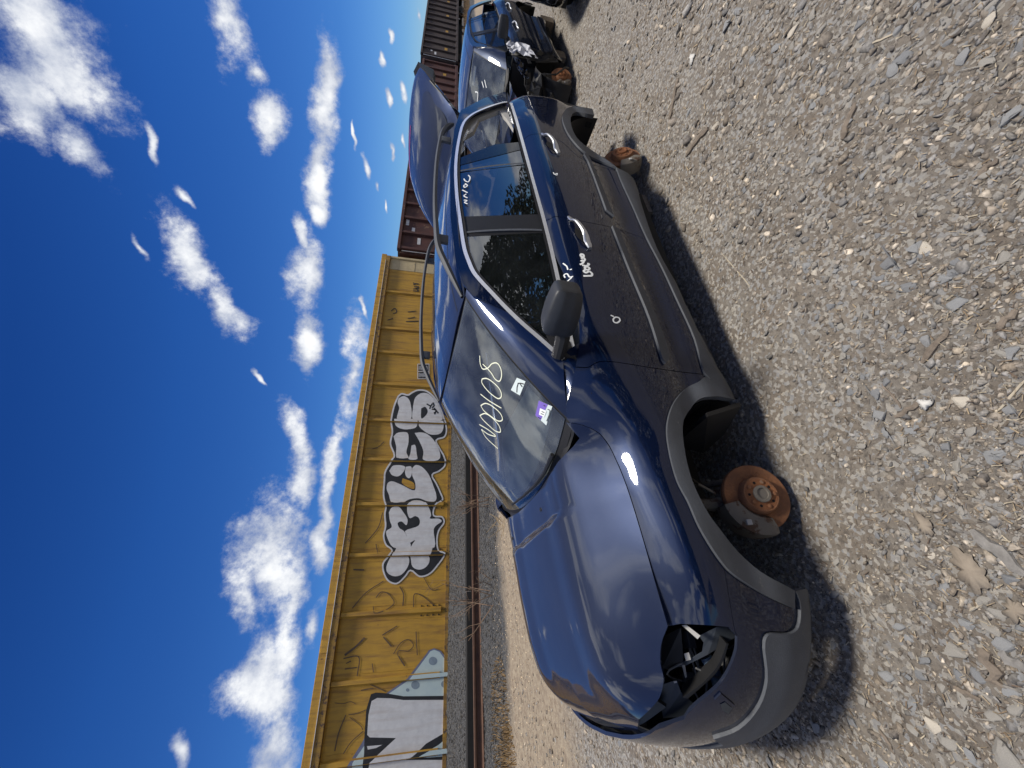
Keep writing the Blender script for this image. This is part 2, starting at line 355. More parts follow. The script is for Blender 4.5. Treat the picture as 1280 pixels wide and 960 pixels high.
def panel(name, patch, outline, mat, parent, mirror=False, gap=.002, thick=.014, step=.035, off=0., holes=(), smooth_edge=True):
    """a body panel: the piece of a patch inside an outline, with folded edges and exact surface normals"""
    O = shrink(outline, gap) if gap else np.asarray(outline)
    V2, F = triangulate(O, holes, step)
    P, n = patch.eval(V2[:, 0], V2[:, 1]); P = P+n*off
    a, b, c = P[F[:, 0]], P[F[:, 1]], P[F[:, 2]]
    fn = np.cross(b-a, c-a); flip = (fn*n[F[:, 0]]).sum(1) < 0; F[flip] = F[flip][:, ::-1]
    nv = len(P); V = [P]; N = [n]; faces = [tuple(f) for f in F]; LN = [n[list(f)] for f in faces]
    if thick:
        cnt = {}
        for f in F:
            for i in range(3): cnt[(f[i], f[(i+1) % 3])] = 1
        for (i, j) in list(cnt):
            if (j, i) not in cnt:
                q = np.array([P[i], P[j], P[j]-n[j]*thick, P[i]-n[i]*thick]); k = sum(len(v) for v in V); V.append(q)
                faces.append((k+1, k, k+3, k+2)); LN.append(np.zeros((4, 3)))
    V = np.vstack(V); V[:, 1] *= -1
    LN = [l*np.array([1, -1, 1]) for l in LN]; faces = [f[::-1] for f in faces]; LN = [l[::-1] for l in LN]
    if mirror:
        V[:, 1] *= -1; LN = [(l*np.array([1, -1, 1]))[::-1] for l in LN]; faces = [f[::-1] for f in faces]
    for i in range(len(F), len(faces)):
        q = V[list(faces[i])]; e = np.cross(q[1]-q[0], q[2]-q[0]); LN[i][:] = e/(np.linalg.norm(e)+1e-12)
    o = mesh_obj(name, V, faces, mat, parent, True)
    o.data.normals_split_custom_set([tuple(v) for v in np.vstack(LN)])
    return o
def ribbon(patch, pts, w, off=.002, wf=None):
    """flat stroke of width w (m) lying on a patch along (a, b) points"""
    ab = np.asarray(pts, float); P, n = patch.eval(ab[:, 0], ab[:, 1]); P = P+n*off
    t = np.gradient(P, axis=0); t /= np.linalg.norm(t, axis=1)[:, None]+1e-12; s = np.cross(t, n); W = (np.full(len(P), w) if wf is None else w*np.asarray(wf))[:, None]/2
    V = np.empty((2*len(P), 3)); V[0::2] = P-s*W; V[1::2] = P+s*W; V[:, 1] *= -1
    return V, [(2*i, 2*i+1, 2*i+3, 2*i+2) for i in range(len(P)-1)]

# ------------------------------------------------------------------ the wagon: surfaces
TH = math.radians(2.5)
RX = np.array([[1, 0, 0], [0, math.cos(TH), -math.sin(TH)], [0, math.sin(TH), math.cos(TH)]])
CO = np.array([.469, 1.4196, .184])-RX@np.array([0, -.82, .184])
def car_world(P): return CO+(np.asarray(P)*np.array([1, -1, 1]))@RX.T
def side_patch(plan, cols, bk):
    plan = np.asarray(plan, float); s = np.concatenate([[0], np.cumsum(np.linalg.norm(np.diff(plan, axis=0), axis=1))])
    fp = spline(s, plan); idx = [c[0] for c in cols]; fo = spline(s[idx], [c[2] for c in cols]); fz = spline(s[idx], [c[1] for c in cols])
    qs = np.linspace(0, s[-1], 400); OT, ZT = fo(qs), fz(qs)
    fo2 = spline(bk, OT.T); fz2 = spline(bk, ZT.T)
    # dense tables, bilinear afterwards along s
    qb = np.linspace(bk[0], bk[-1], 200); OD, ZD = fo2(qb), fz2(qb)
    def bil(T, a, b):
        i = np.clip(a/s[-1]*399, 0, 398.999); j = np.clip((b-bk[0])/(bk[-1]-bk[0])*199, 0, 198.999); i0, j0 = i.astype(int), j.astype(int); u, v = i-i0, j-j0
        return T[j0, i0]*(1-u)*(1-v)+T[j0, i0+1]*u*(1-v)+T[j0+1, i0]*(1-u)*v+T[j0+1, i0+1]*u*v
    def smooth_tab(T):
        for _ in range(3): T = np.concatenate([T[:, :1], (T[:, :-2]+2*T[:, 1:-1]+T[:, 2:])/4, T[:, -1:]], 1)
        return T
    OD, ZD = smooth_tab(OD), smooth_tab(ZD)
    def fn(a, b):
        a = np.clip(a, 0, s[-1]); p = fp(a); e = 4e-3; t = fp(a+e)-fp(a-e); t /= np.linalg.norm(t, axis=1)[:, None]+1e-12
        o, z = bil(OD, a, b), bil(ZD, a, b)
        return np.stack([p[:, 0]+t[:, 1]*o, p[:, 1]-t[:, 0]*o, z], 1)
    def s_of_x(x):
        q = np.linspace(0, s[-1], 2000); return q[np.argmin(np.abs(fp(q)[:, 0]-x))]
    return Patch(fn, (0, s[-1]), (bk[0], bk[-1]), (1.3, 0, .6), (240, 80)), s_of_x
def grid_patch(xs, ys, Z, ref, extra=None, a=None, b=None):
    fy = spline(ys, np.asarray(Z).T)          # columns per x
    qy = np.linspace(ys[0], ys[-1], 60); T = fy(qy); fx = spline(xs, T.T); qx = np.linspace(xs[0], xs[-1], 160); D = fx(qx)
    for _ in range(4):
        D = np.concatenate([D[:1], (D[:-2]+2*D[1:-1]+D[2:])/4, D[-1:]]); D = np.concatenate([D[:, :1], (D[:, :-2]+2*D[:, 1:-1]+D[:, 2:])/4, D[:, -1:]], 1)
    # cubic along both axes keeps the reflections smooth
    F1 = spline(qx, D)
    def fn(x, y):
        x = np.asarray(x, float); ya = np.abs(y); R = F1(np.clip(x, xs[0], xs[-1])); j = np.clip((ya-ys[0])/(ys[-1]-ys[0])*59, 0, 58.999); j0 = j.astype(int); u = j-j0; k = np.arange(len(x))
        jm, j1, j2 = np.maximum(j0-1, 0), np.minimum(j0+1, 59), np.minimum(j0+2, 59); jm = np.where(j0 == 0, 1, jm)
        p0, p1, p2, p3 = R[k, jm], R[k, j0], R[k, j1], R[k, j2]
        z = p1+.5*u*(p2-p0+u*(2*p0-5*p1+4*p2-p3+u*(3*(p1-p2)+p3-p0)))
        if extra: z = z+extra(x, y)
        return np.stack([x, y, z], 1)
    return Patch(fn, a or (xs[0], xs[-1]), b or (-ys[-1], ys[-1]), ref, (140, 110))
PLAN = [(-.87, 0), (-.86, .2), (-.83, .38), (-.775, .54), (-.70, .66), (-.60, .755), (-.48, .82), (-.36, .858), (-.2, .878), (0, .885), (.28, .886), (.36, .886), (.5, .886), (.62, .886), (1.5, .89), (2.4, .89), (3.0, .875), (3.3, .83), (3.42, .74), (3.5, .6), (3.56, .3), (3.58, 0)]
BK = [0, .06, .14, .28, .42, .56, .66, .72, .78]
COLS = [  # plan knot, heights, inward offsets
 (0, [.16, .20, .28, .38, .48, .57, .635, .685, .735], [.12, .03, .0, .0, .005, .02, .035, .05, .07]),
 (2, [.16, .20, .28, .38, .48, .57, .63, .675, .72], [.12, .03, .0, .0, .005, .02, .035, .055, .085]),
 (4, [.15, .19, .27, .38, .48, .565, .62, .665, .70], [.11, .03, .0, .0, .008, .03, .055, .085, .125]),
 (6, [.15, .19, .28, .40, .50, .57, .625, .672, .71], [.10, .025, .0, .0, .005, .025, .06, .12, .20]),
 (7, [.14, .18, .29, .41, .51, .59, .65, .695, .735], [.09, .02, .0, .005, .0, .010, .045, .11, .195]),
 (9, [.13, .17, .30, .42, .54, .635, .70, .748, .785], [.09, .02, .0, .012, .0, .006, .035, .095, .175]),
 (10, [.13, .17, .30, .42, .54, .66, .755, .81, .86], [.09, .02, .0, .018, .0, .006, .05, .105, .165]),
 (11, [.135, .175, .30, .42, .535, .675, .785, .875, .95], [.09, .02, .0, .02, .0, .004, .05, .125, .205]),
 (12, [.14, .18, .30, .42, .535, .69, .80, .875, .945], [.09, .02, .0, .02, .0, .0, .03, .075, .13]),
 (13, [.16, .20, .305, .42, .535, .70, .80, .858, .91], [.09, .02, .0, .022, .0, .0, .02, .047, .085]),
 (14, [.22, .26, .335, .45, .577, .74, .835, .892, .947], [.09, .02, .0, .026, .0, -.002, .014, .042, .088]),
 (15, [.21, .26, .375, .49, .622, .79, .895, .952, 1.005], [.09, .02, .0, .025, .0, .0, .014, .042, .088]),
 (16, [.25, .30, .42, .53, .66, .83, .935, .99, 1.045], [.09, .02, .0, .02, .0, .004, .02, .05, .09]),
 (18, [.30, .36, .47, .57, .70, .86, .96, 1.01, 1.06], [.09, .02, .0, .02, .0, .02, .05, .08, .12]),
 (21, [.32, .38, .48, .58, .70, .84, .94, .99, 1.04], [.09, .02, .0, .02, .0, .02, .04, .06, .09])]
SIDE, s_of_x = side_patch(PLAN, COLS, BK)
HX = [-.82, -.74, -.63, -.5, -.31, 0, .1, .165, .28, .36, .44]
HY = [0, .2, .47, .60, .68, .76]
HZ = [[.63, .61, .545, .48, .43, .38], [.745, .732, .685, .612, .56, .51], [.815, .812, .79, .705, .645, .58], [.858, .856, .84, .757, .69, .643], [.896, .894, .878, .803, .752, .708],
      [.936, .933, .918, .847, .80, .748], [.950, .947, .933, .862, .815, .764], [.958, .955, .942, .874, .83, .78], [.965, .962, .95, .905, .875, .832], [.968, .966, .955, .945, .945, .90], [.97, .968, .96, .955, .955, .93]]
def hood_step(x, y):
    t = np.clip((x-.015-.02*np.abs(y))/.035, 0, 1); w = np.clip((.52-np.abs(y))/.12, 0, 1)
    return -.024*t*t*(3-2*t)*w
HOOD = grid_patch(HX, HY, HZ, (0, 0, .2), hood_step)
RXS = [.98, 1.06, 1.2, 1.4, 1.8, 2.3, 2.8, 3.05, 3.2]
RYS = [0, .3, .5, .58, .64, .68]
ROOF = grid_patch(RXS, RYS, [[z-.0*1, z-.012, z-.035, z-.055, z-.08, z-.105] for z in (1.39, 1.425, 1.458, 1.49, 1.52, 1.532, 1.515, 1.485, 1.45)], (2, 0, .5))
# greenhouse side: y = g(x, z)
belt = spline([.3, .62, 1.5, 2.4, 3.0, 3.4], [.88, .905, .94, 1.0, 1.04, 1.06])
def g_fn(x, z):
    w = (z-belt(x)); y = .803-.26*w-.22*w*w-.10*np.clip(x-2.7, 0, 2)**2-.05*np.clip(.9-x, 0, 2)
    return np.stack([x, y, z], 1)
GH = Patch(g_fn, (.4, 3.45), (.86, 1.52), (1.9, 0, .9), (160, 60))
# windscreen: a in -1..1 across, b 0..1 from the scuttle to the roof
def ws_fn(a, b):
    a = np.asarray(a, float); b = np.asarray(b, float)
    yb, yt = .655, .585; xb = .205+.185*np.abs(a)**2.2; zb = .915+.015*a*a; xt = 1.04+.115*np.abs(a)**2.2; zt = 1.412-.022*a*a
    x = xb+(xt-xb)*b; y = a*(yb+(yt-yb)*b); z = zb+(zt-zb)*b; k = 4*b*(1-b)*.03
    return np.stack([x-k*.55, y, z+k*.8], 1)
WS = Patch(ws_fn, (-1, 1), (-.05, 1.0), (1.2, 0, .6), (80, 60))
for p in (SIDE, HOOD, ROOF, GH, WS): p.bvh(car_world)

# ------------------------------------------------------------------ the wagon: panels traced on those surfaces
suv = empty('wagon', tuple(CO), (TH, 0, 0))
tag(suv, 'dark navy wagon without wheels, hatch raised and left headlamp missing, filling the foreground', 'car')
def arc(n0, n1): return None
# pixel traces -------------------------------------------------------------
hood_line = [(707, 528), (720, 529.5), (732, 533), (742, 537.5), (751, 544), (761, 557), (770, 575), (780, 599), (789, 625), (805, 678), (820, 731), (835, 783)]
door_front = [(704, 457), (722, 459), (735.6, 459), (745, 453.5), (757.5, 451.5), (810, 459), (848, 464.5), (879, 468)]
door_split = [(681, 276), (687, 274), (692.5, 271), (700, 271), (730, 277), (768, 285), (807.5, 299)]
arch_out = [(892, 481), (880, 473), (872, 479), (854, 488), (839, 508), (832.5, 534), (835, 562), (845.6, 602), (859, 628), (873, 660), (896, 697.5), (912, 716), (940, 735), (962, 747.5), (990, 760)]
arch_in = [(924, 502), (908, 499), (894, 497), (874, 500), (861, 512), (852, 527.5), (853, 560), (863, 602), (883, 643), (896, 661), (919, 690), (947, 714), (990, 738)]
rarch_out = [(740, 138), (728, 136), (716, 135), (707.5, 137.5), (702.5, 147.5), (707.5, 165), (720, 182.5), (735, 196), (752, 204), (770, 211)]
rarch_in = [(742, 146), (728, 143), (718, 142), (713.5, 146), (712.5, 155), (720, 174), (740, 190.5), (760, 203), (770, 211)]
rock_top = [(770, 211), (775, 225), (790, 258), (807.5, 298), (827, 336), (845, 375), (867, 424), (879, 466), (887, 476), (895, 497)]
rock_bot = [(782.5, 217), (792, 227), (800, 255), (820, 312), (851, 369), (879, 428), (897, 462), (922, 497)]
belt_px = [(722, 453), (708, 397), (693, 340), (682.5, 285), (670, 240), (656, 195), (640, 142)]
S = SIDE.trace
bT = BK[-1]
def line_s(x0, x1, b, n=8): return [(a, b) for a in np.linspace(s_of_x(x0), s_of_x(x1), n)]
hoodS = S(curve(hood_line, 3)); doorF = S(curve(door_front, 3)); doorS = S(curve(door_split, 3)); aO = S(curve(arch_out, 4)); aI = S(curve(arch_in, 4)); rO = S(curve(rarch_out, 4)); rI = S(curve(rarch_in, 4))
rT = S(curve(rock_top, 4)); rB = S(curve(rock_bot, 4))
seam = S(curve([(905.6, 711.6), (912, 750), (918, 785), (921, 796)], 3))
bmp_up = S(curve([(990, 738), (996, 754), (993.5, 783), (984, 790), (958, 791), (952.5, 800.6), (955.6, 847.5), (946, 879), (921, 907), (890, 919)], 4))
lamp_low = S(curve([(921.5, 796), (920, 814), (909, 841), (896, 859), (862.5, 887.5), (855, 899)], 4))
lamp_up = S([(919, 784), (911, 784), (890, 782), (874, 781), (851, 780), (835, 783)])
def cut_b(P, b): return [(a, min(v, b)) for a, v in P]
# front wing
wing = lamp_up[::-1]
wing = [hoodS[-1]]+S([(851, 780.5), (874, 781.5), (890, 782.5), (911, 784.5)])+seam[::-1]
i0 = min(range(len(aO)), key=lambda i: abs(aO[i][0]-seam[0][0])+abs(aO[i][1]-seam[0][1]))
wing += aO[:i0+1][::-1][1:]
wing += [(doorF[-1][0]-.003, doorF[-1][1])]+doorF[::-1]
top_edge = [(a, bT-.002) for a in np.linspace(doorF[0][0], hoodS[0][0], 5)]
wing += top_edge[1:-1]+hoodS
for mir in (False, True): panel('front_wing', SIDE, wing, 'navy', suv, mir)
# doors
bl = lambda a0, a1, n=10: [(a, bT) for a in np.linspace(a0, a1, n)]
k1 = min(range(len(rT)), key=lambda i: abs(rT[i][0]-doorS[-1][0])); k0 = min(range(len(rT)), key=lambda i: abs(rT[i][0]-doorF[-1][0]))
fd = doorF+rT[k1:k0+1][::-1][1:-1]+doorS[::-1]+bl(doorS[0][0], doorF[0][0])[1:-1]
rq = S(curve([(653, 176), (660, 170), (668, 167.5), (684, 169), (703, 178), (716, 190), (728, 199), (745, 207), (768, 213)], 3))
rd = doorS+rT[:k1][::-1][1:-1]+rq[::-1]+bl(rq[0][0], doorS[0][0])[1:-1]
doors = []
for mir in (False, True):
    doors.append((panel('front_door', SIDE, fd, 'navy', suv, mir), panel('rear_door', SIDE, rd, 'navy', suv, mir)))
# rear quarter: from the rear door round to the tail lamp
sr = s_of_x(3.31); kq = min(range(len(rO)), key=lambda i: (rO[i][0]-rq[-1][0])**2+(rO[i][1]-rq[-1][1])**2)
quarter = rq+rO[:kq][::-1]+[(rO[0][0]+.01, .20), (sr-.02, .22), (sr, .30), (sr, .5), (sr, bT)]+bl(sr, rq[0][0], 14)[1:-1]
for mir in (False, True): panel('rear_quarter', SIDE, quarter, 'navy', suv, mir)
tail = [(sr+.004, .3), (sr+.06, .3), (sr+.06, bT), (sr+.004, bT)]
for mir in (False, True): panel('tail_edge_trim', SIDE, tail, 'red', suv, mir, off=.004)
# bumper skin: painted upper, grey lower
nose0 = 0.0
up = seam[:1]+seam[1:]+lamp_low+[(a, .715) for a in np.linspace(lamp_low[-1][0]-.03, nose0, 8)][1:]+[(nose0, .30)]+[(a, .30) for a in np.linspace(nose0, bmp_up[-1][0], 6)][1:-1]+bmp_up[::-1]+[aO[-1]]+aO[i0+1:][::-1][1:]
low = bmp_up+[(a, .30) for a in np.linspace(bmp_up[-1][0], nose0, 6)][1:]+[(nose0, .03)]+[(a, .03) for a in np.linspace(nose0, s_of_x(-.47), 20)][1:]+S(curve([(1000, 846), (1015, 795), (1026, 760), (1027, 750), (1021, 741), (1006, 738)], 3))
for mir in (False, True):
    panel('front_bumper', SIDE, up, 'navy', suv, mir)
    panel('bumper_lower', SIDE, low, 'trim', suv, mir, off=.012, thick=.03)
    panel('nose_strip', SIDE, [(nose0, .72), (lamp_low[-1][0]-.02, .72), (lamp_low[-1][0]-.02, .775), (nose0, .775)], 'dark', suv, mir, off=-.03)
# cladding
for mir in (False, True):
    panel('arch_trim', SIDE, aO+aI[::-1], 'trim', suv, mir, gap=0, off=.012, thick=.028, step=.02)
    panel('arch_trim', SIDE, rO+rI[::-1], 'trim', suv, mir, gap=0, off=.012, thick=.028, step=.02)
    panel('rocker_cladding', SIDE, rT+[rB[-1]]+rB[::-1], 'trim', suv, mir, gap=0, off=.010, thick=.03, step=.03)
mt = S(curve([(729, 194), (735, 205), (764, 284), (785, 337.5), (810.6, 400), (826, 450)], 4)); mb = S(curve([(733, 193), (740, 207.5), (766, 272), (791, 337.5), (829, 425), (834, 450), (830, 455.6)], 4))
dS = SIDE.at(772, 285)[0]
def mould_piece(lo, hi):
    t = [p for p in mt if lo < p[0] < hi]; b = [p for p in mb if lo < p[0] < hi]
    return t+b[::-1]
for i, mir in enumerate((False, True)):
    for j, (lo, hi) in enumerate(((0, dS-.004), (dS+.004, 99))):
        panel('door_moulding', SIDE, mould_piece(lo, hi), 'trim', doors[i][j], mir, gap=0, off=.013, thick=.016, step=.02)

# bonnet
HT = HOOD.trace
hl = HT(curve(hood_line, 3))
nose_edge = HT(curve([(835, 783), (827, 805), (826, 830), (830, 849), (825, 872), (815, 885), (799, 900)], 3))
bon = hl+nose_edge[1:]
bon = bon+[(-.775, nose_edge[-1][1]*.7), (-.79, nose_edge[-1][1]*.35), (-.795, 0.)]
half = bon
full = half+[(x, -y) for x, y in half[::-1]][1:]
rear = [(.27+.09*(abs(y)/.68)**2.2-.06, y) for y in np.linspace(-.66, .66, 24)]
full = [p for p in full]+rear
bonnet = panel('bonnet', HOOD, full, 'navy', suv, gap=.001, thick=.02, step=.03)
for px, py in ((676, 637), (641, 673)):
    p, n = HOOD.eval(*[np.array([v]) for v in HOOD.at(px, py)]); p, n = p[0], n[0]
    MB().lathe([(.0, .004), (.009, .004), (.011, 0)], (p[0], -p[1], p[2]), (n[0], -n[1], n[2]), 14).build('washer_jet', 'dark', bonnet, True)
# roof
ry = .605
rf = [(x, y) for x, y in [(1.155, .58), (1.25, .605), (1.6, .63), (2.2, .635), (2.8, .62), (3.1, .58)]]
rfc = curve(rf, 5)
front = [(1.04+.115*(abs(y)/.585)**2.2, y) for y in np.linspace(-.58, .58, 16)][1:-1]
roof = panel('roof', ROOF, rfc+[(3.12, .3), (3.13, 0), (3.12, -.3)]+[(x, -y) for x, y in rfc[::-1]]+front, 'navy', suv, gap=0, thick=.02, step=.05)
# ditch lines, roof rails
for sgn in (1, -1):
    for yy in (.47,):
        q = np.array([(x, yy*sgn) for x in np.linspace(1.14, 3.08, 40)]); V, F = ribbon(ROOF, q, .006, .0015); mesh_obj('roof_ditch', V, F, 'rubber', roof)
    path = [(1.16, .565, 1.405), (1.27, .572, 1.452), (1.38, .578, 1.497), (1.52, .582, 1.545), (1.7, .585, 1.565), (2.0, .585, 1.582), (2.4, .582, 1.585), (2.7, .575, 1.572), (2.9, .565, 1.55), (3.02, .555, 1.51), (3.08, .55, 1.475)]
    w = [.010, .018, .022, .022, .02, .018, .018, .018, .022, .024, .014]
    c = spline(np.arange(len(path)), np.c_[np.array(path), w])(np.linspace(0, len(path)-1, 60))
    mbr = MB(); V = []; F = []
    for x, y, z, ww in c:
        for dy, dz in ((-.5, -.5), (-.6, .2), (-.2, .6), (.2, .6), (.6, .2), (.5, -.5)): V.append((x, -sgn*(y+dy*ww*1.5), z+dz*ww*1.35))
    for i in range(len(c)-1):
        for k in range(6): F.append((i*6+k, i*6+(k+1) % 6, i*6+6+(k+1) % 6, i*6+6+k))
    mbr.add(V, F)
    for xx in (1.6, 2.75): mbr.box((xx, -sgn*.58, 1.525), (.07, .022, .07), bev=.006)
    mbr.build('roof_rail', 'trim', suv, True)
# windscreen
wtr = WS.trace(curve([(704, 527), (697, 565), (680, 600), (665, 622)], 3))
wo_ = [(a, .02+.0*a) for a in np.linspace(-.985, .985, 20)]+[(.985, b) for b in np.linspace(.05, .98, 8)]+[(a, .985) for a in np.linspace(.96, -.96, 18)]+[(-.985, b) for b in np.linspace(.98, .05, 8)]
wind = panel('windscreen', WS, wo_, 'ws', suv, gap=0, thick=0, step=.08)
def frit(pts): return pts
for nm, ol in (('windscreen_border', [(a, -.03) for a in np.linspace(-1, 1, 24)]+[(a, .11-.03*(1-abs(a))) for a in np.linspace(1, -1, 24)]), ('windscreen_border', [(a, .965) for a in np.linspace(-1, 1, 24)]+[(a, 1.0) for a in np.linspace(1, -1, 24)]),
               ('windscreen_border', [(.945, b) for b in np.linspace(.0, 1, 12)]+[(1.0, b) for b in np.linspace(1, 0, 12)]), ('windscreen_border', [(-.945, b) for b in np.linspace(.0, 1, 12)]+[(-1.0, b) for b in np.linspace(1, 0, 12)])):
    panel(nm, WS, ol, 'dark', wind, gap=0, thick=0, step=.06, off=-.004)
# greenhouse: pillars, glass, bright strip
dlo = [(722.5, 453), (704, 450), (695, 442), (675, 424), (654, 406), (632, 385), (613.75, 365.6), (601, 352), (592, 340.6), (586, 327), (581, 312.5), (576, 281), (571.5, 247), (570, 207.5), (574, 175), (580, 154), (589, 145), (600, 139), (625, 130), (634, 128.5), (638, 133)]
G = GH.trace
dloA = G(curve(dlo[1:-1], 3)); dlo_belt = [(x, float(belt(x))+.012) for x in np.linspace(3.12, .66, 30)]
DLO = dloA+dlo_belt
def strip(path, w, off, mat, name, parent, mir):
    V, F = ribbon(GH, path, w, off)
    if mir: V[:, 1] *= -1
    return mesh_obj(name, V, F, mat, parent)
for mir in (False, True):
    # body side above the windows (cant rail) and the pillar behind them
    top = [(x, z) for x, z in dloA]
    cant = [(x, z+.004) for x, z in top if x > .9]
    rail = cant+[(3.36, 1.07), (3.40, 1.08), (3.28, 1.25), (3.1, 1.43), (2.8, 1.475), (2.3, 1.495), (1.8, 1.483), (1.4, 1.45), (1.2, 1.41), (1.1, 1.36)]
    panel('cant_rail', GH, rail, 'navy', suv, mir, gap=0, thick=.02, step=.04)
    # front pillar: from the bright strip to the windscreen edge
    lo = [np.array(p) for p in GH.fn(np.array([p[0] for p in dloA if p[0] < 1.30]), np.array([p[1] for p in dloA if p[0] < 1.30]))]
    bb = np.linspace(.0, 1.0, len(lo)); hi = ws_fn(np.full(len(lo), 1.0), bb)
    V = []; F = []; K = 6
    for p, q in zip(lo, hi):
        for k in range(K+1):
            t = k/K; m = p*(1-t)+q*t; bow = math.sin(math.pi*t)*.016; V.append((m[0]-bow*.4, -(m[1]+bow*.7), m[2]+bow*.6))
    for i in range(len(lo)-1):
        for k in range(K): j = i*(K+1)+k; F.append((j, j+1, j+K+2, j+K+1))
    if mir: V = [(x, -y, z) for x, y, z in V]
    pil = MB().add(V, F).build('front_pillar', 'navy', suv, True)
    # corner plate between wing, pillar foot and screen
    sa = np.linspace(s_of_x(.37), s_of_x(.72), 12); A_ = SIDE.fn(sa, np.full(12, bT-.012)); B_ = np.array([np.array(hi[0])*(1-t)+np.array(lo[1])*t for t in np.linspace(0, 1, 12)])+np.array([.0, -.004, .004])
    V = [(p[0], (p[1] if mir else -p[1]), p[2]) for a_, b_ in zip(A_, B_) for p in (a_-np.array([0, .012, .004]), a_*.5+b_*.5+np.array([0, .004, .004]), b_)]
    MB().add(V, [f for i in range(11) for f in ((3*i, 3*i+1, 3*i+4, 3*i+3), (3*i+1, 3*i+2, 3*i+5, 3*i+4))]).build('pillar_foot', 'navy', suv, True)
    strip(dloA, .021, .007, 'chrome', 'bright_strip', suv, mir)
    strip([(x, z-.006) for x, z in dlo_belt], .021, .007, 'chrome', 'bright_strip', suv, mir)
    strip([(x, z-.016 if i > 8 else z-.014) for i, (x, z) in enumerate(dloA)], .02, .003, 'rubber', 'window_seal', suv, mir)
    strip([(x, z+.010) for x, z in dlo_belt], .018, .003, 'rubber', 'window_seal', suv, mir)
    def col(p, q): return [p, q]
    def win(a, b):   # piece of the window band between two traced lines (front line a, rear line b), both bottom to top
        x0 = a[0][0]; x1 = b[0][0]
        t = [p for p in dloA if a[-1][0] < p[0] < b[-1][0]]
        bt = [(x, float(belt(x))+.012) for x in np.linspace(x1, x0, 8)][1:-1]
        return list(a)+t+list(b)[::-1]+bt
    b1, b1t = GH.at(679, 290), GH.at(578, 295); b2, b2t = GH.at(676, 267), GH.at(576, 270)
    q1, q1t = GH.at(656, 203), GH.at(574, 213); r1, r1t = GH.at(652, 186), GH.at(574, 206); r2, r2t = GH.at(649, 177), GH.at(574, 197); r2m = GH.at(618, 180)
    fw = [p for p in dloA if p[0] < b1t[0]]
    fglass = fw+[b1t, b1]+[(x, float(belt(x))+.012) for x in np.linspace(b1[0], fw[0][0], 10)][1:-1]
    di = doors[1 if mir else 0]
    panel('door_glass', GH, fglass, 'sg', di[0], mir, gap=0, thick=0, step=.06, off=-.006)
    panel('door_glass', GH, win([b2, b2t], [q1, q1t]), 'pg', di[1], mir, gap=0, thick=0, step=.06, off=-.006)
    panel('door_glass', GH, win([q1, q1t], [r1, r1t]), 'pg', di[1], mir, gap=0, thick=0, step=.06, off=-.007)
    panel('middle_pillar', GH, win([b1, b1t], [b2, b2t]), 'dark', suv, mir, gap=0, thick=.02, step=.06, off=-.004)
    panel('rear_pillar', GH, win([r1, r1t], [r2, r2m, r2t]), 'black', suv, mir, gap=0, thick=.03, step=.06, off=-.003)
    for a, b in (((579.5, 290.5), (679, 287.5)), ((573, 214), (656, 204))):
        strip([tuple(np.array(GH.at(*a))*(1-t)+np.array(GH.at(*b))*t) for t in np.linspace(0, 1, 8)], .016, .0, 'trim', 'glass_channel', suv, mir)
    if not mir:   # broken stubs of the missing quarter glass
        rnd = random.Random(4); mbq = MB()
        hole = G(curve([(652, 172), (642, 150), (637, 137), (629, 134), (605, 143), (586, 158), (578, 176), (576, 192)], 6)); P, n = GH.eval(np.array([h[0] for h in hole]), np.array([h[1] for h in hole]))
        cen = P.mean(0)
        for i in range(len(P)-1):
            if not (i < 14 or i > 30): continue
            k = rnd.uniform(.02, .16); tip = P[i]*(1-k)+cen*k; mbq.add([(p[0], -p[1]+.008, p[2]) for p in (P[i], P[i+1], tip)], [(0, 1, 2)])
        mbq.build('broken_glass_edge', 'ink', suv, False, 'stuff')
# sail panel, mirror
sail = G([(720, 450), (703, 447), (690, 434), (683, 420), (712, 428)])
panel('mirror_sail', GH, sail, 'dark', doors[0][0], gap=0, thick=.01, step=.05, off=.010)
def mirror_mesh(sgn):
    bm = bmesh.new(); bmesh.ops.create_cube(bm, size=2); bmesh.ops.subdivide_edges(bm, edges=list(bm.edges), cuts=7, use_grid_fill=True)
    for v in bm.verts:
        x, y, z = v.co; p = 7.; r = (abs(x)**p+abs(y)**p+abs(z)**p)**(1/p); x, y, z = x/r, y/r, z/r
        front = max(0., -x)                      # the face towards the bonnet is domed, the mirror side flat
        Z = z*.074*(1-.20*max(0, -y))-.010*y; Y = y*.118; X = x*.062*(1-.42*front*(y*y*.6+z*z*.7))
        if -.25 < z < .15 and x < -.3: X += .006*math.cos((z+.05)*8)          # styling groove
        v.co = Vector((X, Y, Z))
    V = [v.co.copy() for v in bm.verts]; F = [[v.index for v in f.verts] for f in bm.faces]; bm.free(); return V, F
mc = None
def place_mirror(mir):
    # left shell: stand-off from the sail panel, found from its pixel centre one arm's length off the glass
    d = RX.T@ray(703, 388); cl = RX.T@(CAM-CO); k = (-1.0-cl[1])/d[1]; p = cl+d*k
    p = Vector((p[0], p[1], p[2]))
    R = Matrix.Rotation(math.radians(10), 3, 'Z')
    V, F = mirror_mesh(1); V = [R@v+p for v in V]
    arm = MB().tube([p+Vector((.02, .07, -.03)), p+Vector((-.03, .14, -.05)), p+Vector((-.07, .23, -.055))], [.035, .034, .03], 10)
    if mir: V = [Vector((v.x, -v.y, v.z)) for v in V]; arm.V = [(v[0], -v[1], v[2]) for v in arm.V]
    m = MB().add(V, F).build('side_mirror', 'mirror', doors[1 if mir else 0][0], True); arm.build('mirror_arm', 'dark', doors[1 if mir else 0][0], True)
    return p
MP = place_mirror(False)          # the far one is gone from the wreck
